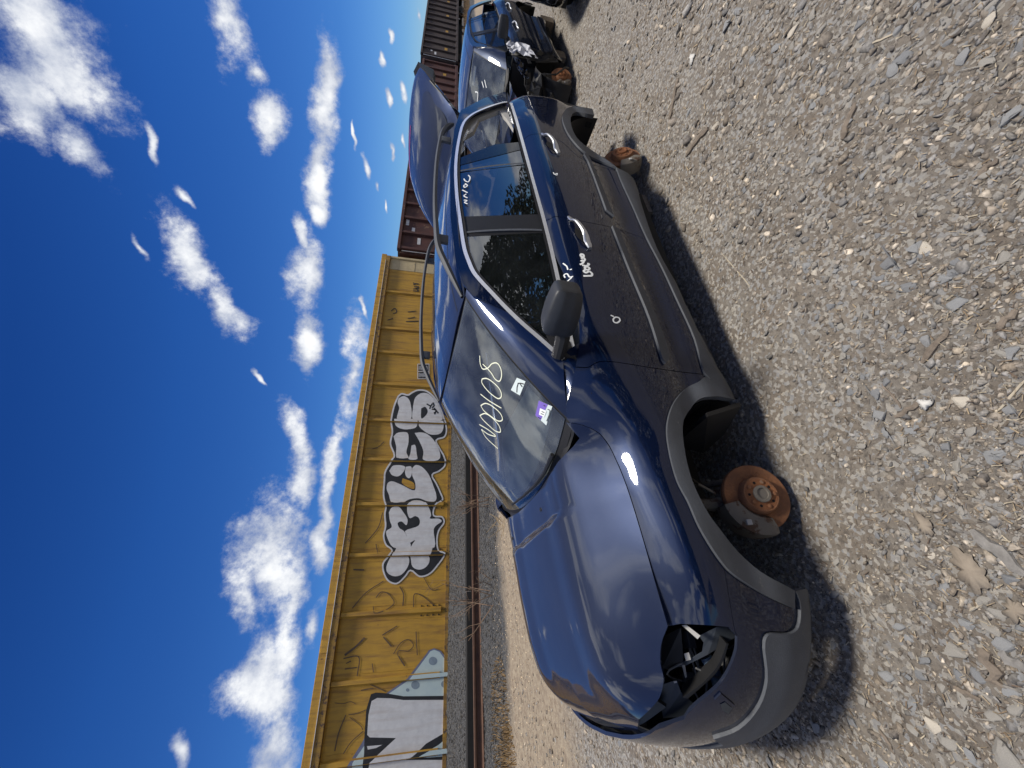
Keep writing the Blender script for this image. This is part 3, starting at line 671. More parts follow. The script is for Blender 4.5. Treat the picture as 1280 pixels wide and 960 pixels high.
# door handles
def handle(px0, px1, door, mir):
    A, B = np.array(SIDE.at(*px0)), np.array(SIDE.at(*px1)); ab = np.array([A+(B-A)*t for t in np.linspace(0, 1, 13)]); P, n = SIDE.eval(ab[:, 0], ab[:, 1])
    lift = np.array([.008, .014, .018, .036, .044, .046, .047, .046, .044, .036, .020, .016, .008]); wd = np.array([.018, .03, .034, .026, .023, .022, .022, .022, .024, .030, .034, .032, .018])
    V = []; F = []
    for p, nn, l, w in zip(P, n, lift, wd):
        t = np.array([0, 0, 1.]); c = p+nn*l
        for k in range(8):
            th = 2*math.pi*k/8; q = c+t*math.sin(th)*w*.62+nn*math.cos(th)*.010; V.append((q[0], -q[1]*(-1 if mir else 1), q[2]))
    for i in range(12):
        for k in range(8): F.append((i*8+k, i*8+(k+1) % 8, i*8+8+(k+1) % 8, i*8+8+k))
    h = MB().add(V, F+[tuple(range(8)), tuple(range(96, 104))]).build('door_handle', 'satin', door, True)
    c = ab[4:11]; cup = [(a, b+.026*math.sin(math.pi*i/6)+.004) for i, (a, b) in enumerate(c)]+[(a, b-.026*math.sin(math.pi*i/6)-.004) for i, (a, b) in reversed(list(enumerate(c)))]
    panel('handle_recess', SIDE, cup, 'void', door, mir, gap=0, thick=0, step=.01, off=.0018)
for i, mir in enumerate((False, True)):
    handle((711, 273), (737, 312), doors[i][0], mir); handle((678, 169), (698, 194), doors[i][1], mir)

# ------------------------------------------------------------------ the wagon: running gear, cavity, cabin, hatch, writing
def Lc(p): return Vector((p[0], -p[1], p[2]))
def frame_axis(tilt, toe):
    """outward axis of a brake disc on the left side: tilt faces it upwards, toe swings it forwards"""
    return Vector((-math.sin(toe), -math.cos(toe)*math.cos(tilt), math.sin(tilt)))
def brake(name, parent, c, tilt, toe, r, hat, front, mir=False, bolts=5):
    ax = frame_axis(tilt, toe); c = Vector(c)
    if mir: ax.y *= -1
    root = MB()
    w = .011
    root.lathe([(hat+.004, -w-.012), (r-.003, -w-.012), (r, -w-.009), (r, -.006), (r-.006, -.005), (r-.006, .005), (r, .006), (r, w-.003), (r-.003, w), (hat+.02, w), (hat+.006, w-.002), (hat+.003, w+.03), (hat-.002, w+.036), (.032, w+.036), (.031, w+.03)], c-ax*(.036+w), ax, 56)
    disc = root.build('brake_disc', 'rust', parent, True)
    hub = MB().lathe([(.034, .0), (.036, .014), (.033, .018), (.024, .019), (.022, .012), (.0, .012)], c-ax*.004, ax, 28).build('hub', 'steel' if front else 'rust2', disc, True)
    a = ax.cross(Vector((0, 0, 1))).normalized(); b = ax.cross(a)
    MB().lathe([(.0, .001), (.063, .001), (.066, -.002)], c, ax, 40).build('hub_face', 'rust2', disc, True)
    for k in range(bolts):
        th = 2*math.pi*k/bolts+.3; p = c+(a*math.cos(th)+b*math.sin(th))*.052
        MB().lathe([(.0085, .002), (.0085, .006), (.006, .007), (0, .007)], p, ax, 10).build('wheel_stud', 'rust', disc, True)
        th += math.pi/bolts; p = c+(a*math.cos(th)+b*math.sin(th))*.05
        MB().lathe([(0, .0018), (.006, .0018)], p, ax, 10).build('lug_hole', 'void', disc)
    # splash shield behind the disc
    MB().lathe([(.05, -.062), (r*.96, -.07), (r*1.02, -.064), (r*1.02, -.06)], c, ax, 40).build('splash_shield', 'steel', disc, True)
    # caliper: a sector that bridges the rim
    fw = Vector((-1, 0, 0)); fw = (fw-ax*fw.dot(ax)).normalized(); upv = ax.cross(fw)
    if upv.z < 0: upv = -upv
    cen = math.radians(34) if front else math.radians(-20)
    sect = MB(); n = 14; half = math.radians(46 if front else 36)
    prof = [(r-.062, -.012), (r-.045, .012), (r-.005, .016), (r+.024, .004), (r+.030, -.03), (r+.028, -.085), (r-.01, -.115), (r-.055, -.11), (r-.06, -.078), (r+.006, -.07), (r+.008, -.024), (r-.05, -.022)]
    V = []; F = []
    for i in range(n):
        t = i/(n-1); th = cen-half+2*half*t; k = 1-.16*abs(2*t-1)**3
        for q, h in prof:
            rr = (q-r)*k+r; V.append(c+(fw*math.cos(th)+upv*math.sin(th))*rr+ax*(h*k-.036+.012))
    m = len(prof)
    for i in range(n-1):
        for k in range(m): F.append((i*m+k, i*m+(k+1) % m, i*m+m+(k+1) % m, i*m+m+k))
    F += [tuple(range(m)), tuple((n-1)*m+k for k in range(m))]
    sect.add(V, F)
    cal = sect.build('caliper', 'steel', disc, True)
    for sgn in (-1, 1):
        th = cen+sgn*half*.8; p = c+(fw*math.cos(th)+upv*math.sin(th))*(r+.005)
        MB().tube([p-ax*.05, p-ax*.15], .016, 10).build('slide_pin', 'steel', disc, True)
    th = cen+.1; p = c+(fw*math.cos(th)+upv*math.sin(th))*(r+.002)
    MB().box(p+ax*.000, (.022, .010, .022), ax.to_track_quat('Y', 'Z').to_matrix(), .003).build('caliper_clip', 'liner', disc)
    return disc
for mir, sg in ((False, 1), (True, -1)):
    fc = Vector((0, -.82*sg, .184)); rc = Vector((2.707, -.82*sg, .192))
    brake('brake_disc', suv, fc, math.radians(16), math.radians(4), .137, .072, True, mir)
    brake('brake_disc', suv, rc, math.radians(24), math.radians(-4), .135, .078, False, mir)
    kn = MB(); kn.tube([fc+Vector((.02, .10*sg, .02)), fc+Vector((.0, .16*sg, .12)), fc+Vector((.02, .20*sg, .2))], [.03, .028, .024], 8)
    kn.tube([fc+Vector((0, .09*sg, -.02)), fc+Vector((.05, .28*sg, -.03)), fc+Vector((.1, .5*sg, .03))], [.025, .022, .03], 8)
    kn.tube([fc+Vector((.09, .10*sg, .05)), fc+Vector((.13, .3*sg, .07))], .014, 8); kn.box(fc+Vector((.03, .13*sg, .07)), (.07, .05, .06), bev=.008)
    kn.build('knuckle', 'steel', suv, True)
    MB().tube([fc+Vector((.04, .12*sg, .12)), fc+Vector((.08, .12*sg, .19)), fc+Vector((.12, .17*sg, .17)), fc+Vector((.13, .26*sg, .1))], .006, 6).build('brake_hose', 'steel', suv, True)
    MB().tube([fc+Vector((0, .08*sg, 0)), fc+Vector((0, .45*sg, .09))], .022, 10).build('drive_shaft', 'steel', suv, True)
    ar = MB(); ar.tube([rc+Vector((-.02, .1*sg, -.02)), rc+Vector((-.3, .25*sg, .06)), rc+Vector((-.55, .3*sg, .1))], [.032, .03, .035], 8); ar.tube([rc+Vector((0, .08*sg, 0)), rc+Vector((.03, .5*sg, .08))], .03, 8)
    ar.tube([rc+Vector((.02, .12*sg, 0)), rc+Vector((.02, .16*sg, .3))], [.05, .05], 12); ar.build('trailing_arm', 'steel', suv, True)
    # wheel-house liners
    for cx, cz, r, y0, y1, t0 in ((.03, .16, .435, .845, .42, -6), (2.70, .22, .445, .84, .42, 14)):
        V = []; F = []; n = 22
        for i in range(n):
            th = math.radians(t0+(180-2*t0)*i/(n-1))
            for y in (y0, .62, y1): V.append((cx+math.cos(th)*r, -y*sg, cz+math.sin(th)*r*.98))
        for i in range(n-1):
            for k in range(2): j = i*3+k; F.append((j, j+1, j+4, j+3))
        F.append([3*i+2 for i in range(n)])
        MB().add(V, F).build('wheel_house', 'dark', suv, True)
    # flap behind the front arch
    fl = MB().prism([(.40, -.87*sg, .15), (.33, -.87*sg, .36), (.30, -.62*sg, .38), (.28, -.60*sg, .20), (.34, -.70*sg, .13)], (.02, 0, 0)).build('mud_flap', 'dark', suv)
# floor pan and bulkheads
ub = MB(); ub.box((1.35, 0, .24), (1.75, 1.58, .05)); ub.box((2.9, 0, .36), (1.2, 1.2, .05)); ub.box((.47, 0, .56), (.05, 1.6, .62)); ub.box((-.12, 0, .30), (1.0, .8, .16)); ub.box((3.45, 0, .62), (.05, 1.3, .6))
for sg in (1, -1): ub.box((1.3, -sg*.815, .40), (1.65, .04, .42)); ub.box((2.15, -sg*.80, .62), (.25, .04, .5)); ub.box((3.22, -sg*.79, .62), (.25, .04, .5))
ub.build('floor_pan', 'void', suv)
# lamp cavity ---------------------------------------------------------------
_cl = RX.T@(CAM-CO)
def deep(px, py, dep):
    """point inside the lamp cavity: on the sight line, so many metres beyond the missing lens"""
    a, b = SIDE.at(px, py); q = car_world(SIDE.fn(np.array([a]), np.array([b])))[0]; r = np.linalg.norm(q-CAM)
    p = CAM+ray(px, py)*(r+dep); return Vector(RX.T@(p-CO))
def Zc(x, y): return 780+.1875*x, 760+.1875*y
def plate(name, pts, dep, mat, th=.012):
    P = [deep(*Zc(*p), dep+.0) for p in pts]; nrm = (P[0]-Vector(_cl)).normalized(); MB().prism(P, nrm*th).build(name, mat, cav)
M['cav'] = plain('cavity_grey', (.035, .042, .052), .5, .1)
cav = MB().add([deep(*Zc(*p), .30) for p in ((150, 20), (800, 20), (800, 800), (150, 800))], [(0, 1, 2, 3)]).build('lamp_cavity', 'void', suv)
plate('gusset', [(500, 185), (620, 125), (760, 125), (760, 185), (560, 310), (400, 390), (385, 370), (520, 290), (530, 230)], .10, 'cav')
plate('inner_wing', [(240, 200), (380, 130), (385, 200), (400, 390), (250, 410)], .12, 'dark')
plate('slam_panel', [(225, 520), (350, 480), (380, 560), (480, 650), (440, 720), (260, 735)], .09, 'cav')
plate('bracket', [(385, 115), (415, 112), (510, 185), (490, 208)], .05, 'liner', .006)
plate('connector', [(400, 305), (432, 295), (447, 345), (413, 352)], .09, 'liner', .02)
plate('bracket', [(330, 490), (352, 486), (355, 498), (335, 502)], .08, 'liner', .004)
plate('module', [(450, 400), (590, 370), (600, 480), (480, 500)], .2, 'steel')
plate('module', [(620, 285), (670, 275), (700, 370), (650, 385)], .16, 'interior')
plate('cable', [(385, 380), (405, 378), (420, 460), (408, 465)], .08, 'interior', .006)
MB().tube([deep(*Zc(550, 330), .17), deep(*Zc(600, 420), .15), deep(*Zc(635, 520), .14)], .022, 12).build('hose', plain('blue_hose', (.16, .24, .34), .5), cav, True)
MB().tube([deep(*Zc(640, 260), .11), deep(*Zc(700, 275), .1), deep(*Zc(735, 250), .09)], .004, 6).build('wire', 'dark', cav)
rl = random.Random(6)
for k in range(11):
    x, y = rl.uniform(300, 700), rl.uniform(200, 680)
    if (x-500)**2/220**2+(y-430)**2/260**2 > 1: continue
    c = deep(*Zc(x, y), rl.uniform(.12, .24)); MB().box(c, (rl.uniform(.02, .07), rl.uniform(.015, .05), rl.uniform(.015, .06)), Matrix.Rotation(rl.uniform(0, 3), 3, 'Y'), .003).build('engine_bay_part', rl.choice(['cav', 'steel', 'dark', 'interior', 'dark']), cav)
for k in range(5):
    P = [deep(*Zc(rl.uniform(280, 700), rl.uniform(180, 640)), rl.uniform(.08, .2)) for _ in range(3)]; MB().tube(spline([0, 1, 2], [tuple(p) for p in P])(np.linspace(0, 2, 10)), .0035, 6).build('wire', rl.choice(['dark', 'interior']), cav)
ll = [SIDE.at(*p) for p in curve([(918, 812), (907, 840), (894, 858), (861, 886)], 4)]
panel('lamp_sill', SIDE, [(a, b) for a, b in ll]+[(a, b+.02) for a, b in ll[::-1]], 'dark', suv, gap=0, thick=.05, step=.03, off=-.035)
# square tow-eye / washer cover on the bumper
sq = [SIDE.at(*Zc(*p)) for p in ((600, 600), (640, 560), (735, 640), (690, 700), (640, 680))]; panel('washer_cover', SIDE, sq, 'navy', suv, gap=0, thick=.02, step=.02, off=.007)
sq = [SIDE.at(*Zc(*p)) for p in ((635, 625), (665, 610), (712, 650), (688, 688), (650, 665))]; panel('washer_recess', SIDE, sq, 'cav', suv, gap=0, thick=0, step=.02, off=.009)
# scuttle and wiper
panel('scuttle', HOOD, [(.20+.16*(abs(y)/.68)**2.2-.015, y) for y in np.linspace(-.68, .68, 24)]+[(.30+.14*(abs(y)/.68)**2.2, y) for y in np.linspace(.68, -.68, 24)], 'dark', suv, gap=0, thick=.02, step=.04, off=-.028)
wp = np.array([WS.at(*p) for p in [(694, 566), (684, 588), (672, 604), (658, 617), (644, 628)]]); P, n = WS.eval(wp[:, 0], wp[:, 1]); P = P+n*.022
MB().tube([Lc(p) for p in P], [.012, .009, .008, .008, .007], 6).build('wiper', 'dark', wind, True)
# cabin --------------------------------------------------------------------
V = []; F = []
for i, x in enumerate(np.linspace(.36, 1.02, 10)):
    for j, y in enumerate(np.linspace(-.66, .66, 13)):
        V.append((x+.10*(y/.66)**2*(1-i/9), y, .865+.035*math.sin(i/9*math.pi*.75)+(.03 if .2 < -y < .55 and x > .8 else 0)-(.16 if i == 9 else 0)))
for i in range(9):
    for j in range(12): k = i*13+j; F.append((k, k+1, k+14, k+13))
MB().add(V, F).build('dashboard', 'dash', suv, True)
sw = MB(); c = Vector((1.08, -.36, .90)); axw = Vector((.82, 0, .45)).normalized(); a = axw.cross(Vector((0, 1, 0))).normalized(); b = Vector((0, 1, 0))
sw.tube([c+(a*math.cos(t)+b*math.sin(t))*.185 for t in np.linspace(0, 2*math.pi, 33)], .016, 8, False); sw.tube([c-b*.17, c+b*.17], .02, 8); sw.tube([c, c-axw*.25], .04, 10); sw.lathe([(0, .03), (.05, .02), (.075, -.01)], c, axw, 20); sw.build('steering_wheel', 'dark', suv, True)
def seat(x, y, w, back=True, par=suv):
    s = MB(); s.box((x, y, .50), (.5, w, .17), bev=.05); R = Matrix.Rotation(math.radians(17), 3, 'Y'); s.box((x+.30, y, .84), (.16, w, .62), R, .06)
    for yy in ((0,) if w < .8 else (-.35, .35)): s.box((x+.40, y+yy, 1.24), (.10, .25, .17), R, .04)
    s.build('seat', 'interior', par, True)
seat(1.42, -.36, .5); seat(1.42, .36, .5); seat(2.15, 0, 1.25)
panel('headlining', ROOF, [(1.12, -.58), (3.1, -.56), (3.1, .56), (1.12, .58)], 'liner', suv, gap=0, thick=0, step=.08, off=-.035)
for mir in (False, True):
    panel('pillar_lining', GH, [(2.78, 1.06), (3.36, 1.09), (3.22, 1.25), (3.05, 1.38), (2.74, 1.43), (2.8, 1.35), (3.0, 1.3), (3.10, 1.15), (2.95, 1.10)], 'liner', suv, mir, gap=0, thick=.03, step=.06, off=-.035)
    panel('door_lining', SIDE, [(s_of_x(.62), .40), (s_of_x(3.3), .40), (s_of_x(3.3), bT), (s_of_x(.62), bT)], 'interior', suv, mir, gap=0, thick=0, step=.12, off=-.055)
panel('quarter_glass', GH, G([(642, 152), (637, 139), (629, 135), (605, 144), (587, 159), (579, 176), (576, 194), (618, 180), (648, 176)]), 'pg', suv, True, gap=0, thick=0, step=.06, off=-.006)
# interior mirror
MB().box((1.02, .0, 1.33), (.03, .24, .07), bev=.012).build('cabin_mirror', 'dark', suv, True)
# hatch ---------------------------------------------------------------------
hb = spline([0, .12, .3, .5, .7, .88, 1.0], [(3.13, 1.475, .57), (3.25, 1.565, .60), (3.42, 1.655, .61), (3.62, 1.735, .615), (3.82, 1.80, .60), (4.0, 1.85, .565), (4.08, 1.865, .51)])
def hatch_fn(a, b):
    h = hb(np.asarray(b, float)); a = np.asarray(a, float)
    return np.stack([h[:, 0]-.05*np.abs(a)**3*b, a*h[:, 2], h[:, 1]-.035*a**2-.035*np.abs(a)**6+.012*np.cos(np.clip(b, 0, 1)*9)*0], 1)
HATCH = Patch(hatch_fn, (-1, 1), (0, 1), (3.5, 0, .5), (60, 60)); HATCH.bvh(car_world)
def rrect(a0, a1, b0, b1, r, n=6, ra=1.):
    P = []
    for ca, cb, t0 in ((a1-r*ra, b1-r, 0), (a0+r*ra, b1-r, 90), (a0+r*ra, b0+r, 180), (a1-r*ra, b0+r, 270)):
        for k in range(n+1):
            t = math.radians(t0+90*k/n); P.append((ca+r*ra*math.cos(t), cb+r*math.sin(t)))
    return P
hat = panel('hatch', HATCH, rrect(-1, 1, 0, 1, .12), 'navy', suv, gap=0, thick=.05, step=.06)
panel('rear_glass', HATCH, rrect(-.86, .86, .07, .56, .10, ra=1.3), 'black', hat, gap=0, thick=0, step=.06, off=.004)
panel('hatch_inner', HATCH, rrect(-.93, .93, .02, .97, .10), 'dark', hat, gap=0, thick=.02, step=.08, off=-.055)
q = np.array([(t, .80) for t in np.linspace(-.88, .1, 24)]); V, F = ribbon(HATCH, q, .02, .006); mesh_obj('red_strip', V, F, 'red', hat)  # thin red line across the raised hatch
MB().prism([(4.06, -.47, 1.84), (3.98, -.585, 1.80), (3.62, -.63, 1.66), (3.86, -.60, 1.66), (4.02, -.54, 1.72)], (0, .05, -.02)).build('hatch_trim', 'dark', hat)
for sg in (1, -1): MB().tube([(3.2, -sg*.56, 1.40), (3.62, -sg*.60, 1.68)], .009, 8).build('gas_strut', 'dark', hat, True)
# writing --------------------------------------------------------------------
def write(patch, strokes, tf, w, mat, name, parent, n=4, off=.002):
    mb = MB()
    for s in strokes:
        pts = [patch.at(*tf(*p)) for p in curve(s, n)]
        if len(pts) > 1: mb.add(*ribbon(patch, pts, w, off))
    return mb.build(name, mat, parent)
zd = lambda x, y: (560+.25*x, 420+.25*y); zg = lambda x, y: (640+.125*x, 300+.125*y); zf = lambda x, y: (640+.125*x, 180+.125*y); z2 = lambda x, y: (520+.25*x, 100+.25*y); ze = lambda x, y: (560+.125*x, 110+.125*y)
write(WS, [[(160, 98), (163, 140), (176, 165), (200, 160), (222, 138), (246, 135), (264, 160), (269, 200), (258, 226), (240, 218), (218, 185), (196, 160), (175, 140)],
 [(172, 214), (195, 212), (230, 234), (262, 270), (268, 302), (255, 313), (225, 296), (190, 262), (170, 230), (172, 214)], [(164, 290), (205, 322), (268, 360)],
 [(165, 347), (190, 336), (232, 357), (268, 395), (272, 420), (255, 425), (215, 400), (180, 372), (165, 347)], [(160, 397), (186, 387), (226, 412), (260, 455), (262, 480), (240, 475), (205, 446), (176, 418), (160, 397)],
 [(158, 442), (205, 470), (240, 500), (205, 492), (168, 466)], [(168, 466), (190, 505), (250, 562)]], zd, .0062, 'inky', 'painted_number', wind)
write(GH, [[(262, 478), (271, 490), (262, 512), (246, 506), (240, 496)], [(246, 520), (258, 530), (243, 540), (240, 530), (250, 525)], [(232, 552), (258, 566)], [(252, 572), (240, 582), (258, 592)], [(240, 602), (256, 606), (243, 614), (258, 622)]], z2, .008, 'ink', 'painted_word', doors[0][1], 3, .004)
write(SIDE, [[(713, 362), (760, 361), (795, 358), (800, 341), (770, 312)], [(770, 312), (738, 330), (717, 312), (735, 298)], [(735, 298), (728, 278), (752, 270), (775, 288), (760, 300), (738, 298)], [(702, 254), (742, 262), (770, 244), (752, 236)], [(678, 248), (698, 240), (716, 218), (702, 206), (688, 216)],
 [(690, 188), (712, 180), (728, 198), (714, 214), (696, 200)], [(684, 160), (690, 144), (712, 150), (716, 170), (696, 168), (684, 160)]], zg, .012, 'ink', 'painted_word', doors[0][0])
write(SIDE, [[(1010, 795), (1030, 775), (1068, 782), (1078, 805), (1050, 830), (1018, 822), (1008, 795)], [(985, 755), (1016, 768)]], zg, .008, 'ink', 'painted_ring', doors[0][0])
write(SIDE, [[(510, 235), (548, 266), (560, 300)], [(578, 300), (600, 294)], [(514, 392), (520, 352), (552, 340), (576, 372), (612, 366)], [(555, 415), (600, 376)]], zg, .007, 'ink', 'painted_scribble', doors[0][0])
write(SIDE, [[(412, 286), (424, 304), (452, 296), (446, 314), (416, 300)]], zf, .006, 'ink', 'painted_scribble', doors[0][1])
def decal(patch, px, mat, name, parent, off): return panel(name, patch, [patch.at(*p) for p in px], mat, parent, gap=0, thick=0, step=0, off=off)
st = decal(WS, [zd(*p) for p in ((455, 322), (522, 352), (492, 447), (438, 396))], 'sticker', 'registration_sticker', wind, .0012)
decal(WS, [zd(*p) for p in ((455, 322), (500, 342), (464, 421), (438, 396))], 'purple', 'sticker_print', wind, .002)
decal(WS, [zd(*p) for p in ((462, 360), (494, 374), (482, 404), (456, 392))], 'ink', 'sticker_print', wind, .0028)
write(WS, [[(470, 376), (484, 382)], [(466, 386), (480, 392)], [(480, 345), (488, 350)], [(452, 405), (466, 412)], [(500, 365), (512, 372), (495, 425)]], zd, .004, 'black_ink', 'sticker_print', wind, 2, .0036)
decal(WS, [zd(*p) for p in ((315, 270), (345, 208), (388, 226), (360, 297))], 'sticker', 'inspection_sticker', wind, .0012)
write(WS, [[(345, 282), (352, 236), (380, 240)], [(362, 240), (372, 254)]], zd, .006, 'black_ink', 'sticker_print', wind, 2, .002)
# dried stalks caught at the scuttle
rs = random.Random(5); mbt = MB()
for k in range(14):
    p = Vector((.26+rs.uniform(-.04, .05), .60+rs.uniform(-.08, .06), .94)); d = Vector((rs.uniform(-.5, .5), rs.uniform(-.2, .5), rs.uniform(.0, .3))).normalized()
    mbt.tube([p, p+d*.06+Vector((0, 0, .004)), p+d*rs.uniform(.08, .16)], .0015, 4)
lt = mbt.build('leaf_litter', plain('straw', (.36, .26, .14), .9), suv)

# ------------------------------------------------------------------ ground
_BY = [-400, 7.3, 8.2, 9.0, 9.4, 9.9, 10.6, 11.2, 12.5, 12.9, 13.25, 13.6, 18, 20, 24, 60, 900]
_BZ = [0, 0, .03, .10, .13, .13, .20, .31, .53, .50, -.2, -.62, -.66, -.3, -.1, -.1, -.1]
_AZ = [0, 0, -.02, -.06, -.08, -.12, -.22, -.32, -.52, -.56, -.60, -.64, -.66, -.3, -.1, -.1, -.1]
def gz(X, Y):
    X = np.asarray(X, float); Y = np.asarray(Y, float)
    t = np.clip((X-11)/7, 0, 1); t = t*t*(3-2*t)
    z = np.interp(Y, _BY, _BZ)*(1-t)+np.interp(Y, _BY, _AZ)*t
    n = .010*np.sin(X*1.3+Y*.7)+.008*np.sin(Y*2.1-X*.9+1)+.006*np.sin(X*3.7+Y*2.9)+.004*np.sin(X*7.1-Y*5.3)
    return z+n-.012
def axis(lo, hi, fine0, fine1, f, g=1.16):
    a = list(np.arange(fine0, fine1, f)); s = f
    while a[-1] < hi: s *= g; a.append(a[-1]+s)
    s = f
    while a[0] > lo: s *= g; a.insert(0, a[0]-s)
    return np.array(a)
gx, gy = axis(-400, 900, -3, 7, .06), axis(-300, 900, .2, 14.2, .07)
GX, GY = np.meshgrid(gx, gy, indexing='ij'); GZ = gz(GX, GY)
def ground_mat():
    m, N, L, b = new_mat('yard_dirt'); setp(b, Roughness=.95)
    co = N.new('ShaderNodeTexCoord')
    def nz(s, d=8, r=.6):
        n = N.new('ShaderNodeTexNoise'); n.inputs['Scale'].default_value = s; n.inputs['Detail'].default_value = d; n.inputs['Roughness'].default_value = r; L.new(co.outputs['Object'], n.inputs['Vector']); return n.outputs[0]
    def mix(f, A, B):
        x = N.new('ShaderNodeMix'); x.data_type = 'RGBA'
        L.new(f, x.inputs['Factor'])
        for k, v in (('A', A), ('B', B)):
            if isinstance(v, tuple): x.inputs[k].default_value = (*v, 1)
            else: L.new(v, x.inputs[k])
        return x.outputs['Result']
    def rng_(v, a, b_, c=0., d=1.):
        r = N.new('ShaderNodeMapRange'); r.inputs[1].default_value = a; r.inputs[2].default_value = b_; r.inputs[3].default_value = c; r.inputs[4].default_value = d; L.new(v, r.inputs[0]); return r.outputs[0]
    c = mix(rng_(nz(.9), .35, .65), (.14, .115, .09), (.225, .19, .15))
    c = mix(rng_(nz(5, 10, .7), .40, .62), c, (.215, .194, .165))
    c = mix(rng_(nz(38, 8, .75), .50, .62), c, (.105, .090, .075))
    v = N.new('ShaderNodeTexVoronoi'); v.inputs['Scale'].default_value = 70; L.new(co.outputs['Object'], v.inputs['Vector'])
    hsv = N.new('ShaderNodeSeparateColor'); L.new(v.outputs['Color'], hsv.inputs[0])
    c = mix(rng_(hsv.outputs[0], .62, .7), c, mix(hsv.outputs[1], (.24, .238, .235), (.36, .33, .28)))
    sx = N.new('ShaderNodeSeparateXYZ'); L.new(co.outputs['Object'], sx.inputs[0])
    wob = N.new('ShaderNodeMath'); wob.operation = 'MULTIPLY_ADD'; wob.inputs[1].default_value = 1.4; L.new(nz(.8), wob.inputs[0]); L.new(sx.outputs['Y'], wob.inputs[2])
    # dry sandy verge, then clinker ballast towards the rails
    c = mix(rng_(wob.outputs[0], 5.2, 6.0), c, mix(rng_(nz(14, 9, .7), .4, .6), (.22, .17, .12), (.34, .28, .20)))
    bal = mix(rng_(hsv.outputs[2], .3, .8), (.025, .025, .027), (.10, .10, .098))
    c = mix(rng_(wob.outputs[0], 8.2, 8.7), c, bal)
    L.new(c, b.inputs['Base Color'])
    v2 = N.new('ShaderNodeTexVoronoi'); v2.inputs['Scale'].default_value = 42; L.new(co.outputs['Object'], v2.inputs['Vector'])
    ad = N.new('ShaderNodeMath'); ad.operation = 'ADD'; L.new(nz(55, 8, .75), ad.inputs[0]); L.new(v2.outputs['Distance'], ad.inputs[1])
    bp = N.new('ShaderNodeBump'); bp.inputs['Strength'].default_value = .9; bp.inputs['Distance'].default_value = .012; L.new(ad.outputs[0], bp.inputs['Height']); L.new(bp.outputs[0], b.inputs['Normal'])
    return m
def np_mesh(name, V, F, mat, parent=None, smooth=False, tint=None, kind=None):
    """V (n,3), F (m,k) arrays, tint (n,3) vertex colours"""
    me = bpy.data.meshes.new(name); k = F.shape[1]
    me.vertices.add(len(V)); me.vertices.foreach_set('co', np.ascontiguousarray(V, np.float32).ravel())
    me.loops.add(F.size); me.loops.foreach_set('vertex_index', np.ascontiguousarray(F, np.int32).ravel())
    me.polygons.add(len(F)); me.polygons.foreach_set('loop_start', np.arange(0, F.size, k, dtype=np.int32)); me.polygons.foreach_set('loop_total', np.full(len(F), k, np.int32))
    if smooth: me.polygons.foreach_set('use_smooth', np.ones(len(F), bool))
    if tint is not None:
        at = me.attributes.new('tint', 'FLOAT_COLOR', 'POINT'); at.data.foreach_set('color', np.c_[tint, np.ones(len(tint))].astype(np.float32).ravel())
    me.update(calc_edges=True); me.validate()
    me.materials.append(M[mat] if isinstance(mat, str) else mat)
    o = bpy.data.objects.new(name, me); put(o, parent)
    if kind: o['kind'] = kind
    return o
def tint_mat(name, rough=.85, bump=.35, bs=90, gain=1.):
    m, N, L, b = new_mat(name); setp(b, Roughness=rough)
    a = N.new('ShaderNodeAttribute'); a.attribute_name = 'tint'; co = N.new('ShaderNodeTexCoord'); n = N.new('ShaderNodeTexNoise'); n.inputs['Scale'].default_value = bs; n.inputs['Detail'].default_value = 8; L.new(co.outputs['Object'], n.inputs['Vector'])
    r = N.new('ShaderNodeMapRange'); r.inputs[1].default_value = .3; r.inputs[2].default_value = .7; r.inputs[3].default_value = .62*gain; r.inputs[4].default_value = 1.25*gain; L.new(n.outputs[0], r.inputs[0])
    s = N.new('ShaderNodeVectorMath'); s.operation = 'SCALE'; L.new(a.outputs['Color'], s.inputs[0]); L.new(r.outputs[0], s.inputs['Scale']); L.new(s.outputs[0], b.inputs['Base Color'])
    bp = N.new('ShaderNodeBump'); bp.inputs['Strength'].default_value = bump; bp.inputs['Distance'].default_value = .004; L.new(n.outputs[0], bp.inputs['Height']); L.new(bp.outputs[0], b.inputs['Normal'])
    return m
nx_, ny_ = GX.shape; idx = np.arange(nx_*ny_).reshape(nx_, ny_)
ground = np_mesh('ground', np.stack([GX, GY, GZ], -1).reshape(-1, 3), np.stack([idx[:-1, :-1], idx[1:, :-1], idx[1:, 1:], idx[:-1, 1:]], -1).reshape(-1, 4), ground_mat(), smooth=True, kind='structure')
# stones ---------------------------------------------------------------------
def stone_shape(seed, flat=.5, npt=11):
    r = random.Random(seed); bm = bmesh.new()
    for k in range(npt):
        v = Vector((r.gauss(0, 1), r.gauss(0, 1), r.gauss(0, 1))).normalized()*r.uniform(.82, 1.05); bm.verts.new((v.x, v.y*r.uniform(.72, .8), v.z*flat))
    res = bmesh.ops.convex_hull(bm, input=list(bm.verts)); bmesh.ops.delete(bm, geom=[e for e in res['geom_interior'] if isinstance(e, bmesh.types.BMVert)], context='VERTS')
    bmesh.ops.triangulate(bm, faces=list(bm.faces)); bm.verts.index_update()
    V = np.array([v.co[:] for v in bm.verts]); F = np.array([[v.index for v in f.verts] for f in bm.faces]); bm.free(); return V, F
SHAPES = [stone_shape(100+i, random.Random(i).uniform(.3, .62), 9+i % 4) for i in range(14)]
PAL = np.array([(.215, .215, .212), (.26, .258, .25), (.165, .165, .163), (.27, .25, .222), (.20, .18, .155), (.31, .28, .235), (.135, .125, .115), (.225, .20, .168)])
def stone_cols(n, r, light=.05):
    c = PAL[r.integers(0, len(PAL), n)]*r.uniform(.75, 1.3, (n, 1))
    w = r.random(n) < light; c[w] = np.array([.55, .5, .42])*r.uniform(.7, 1.2, (w.sum(), 1)); return c
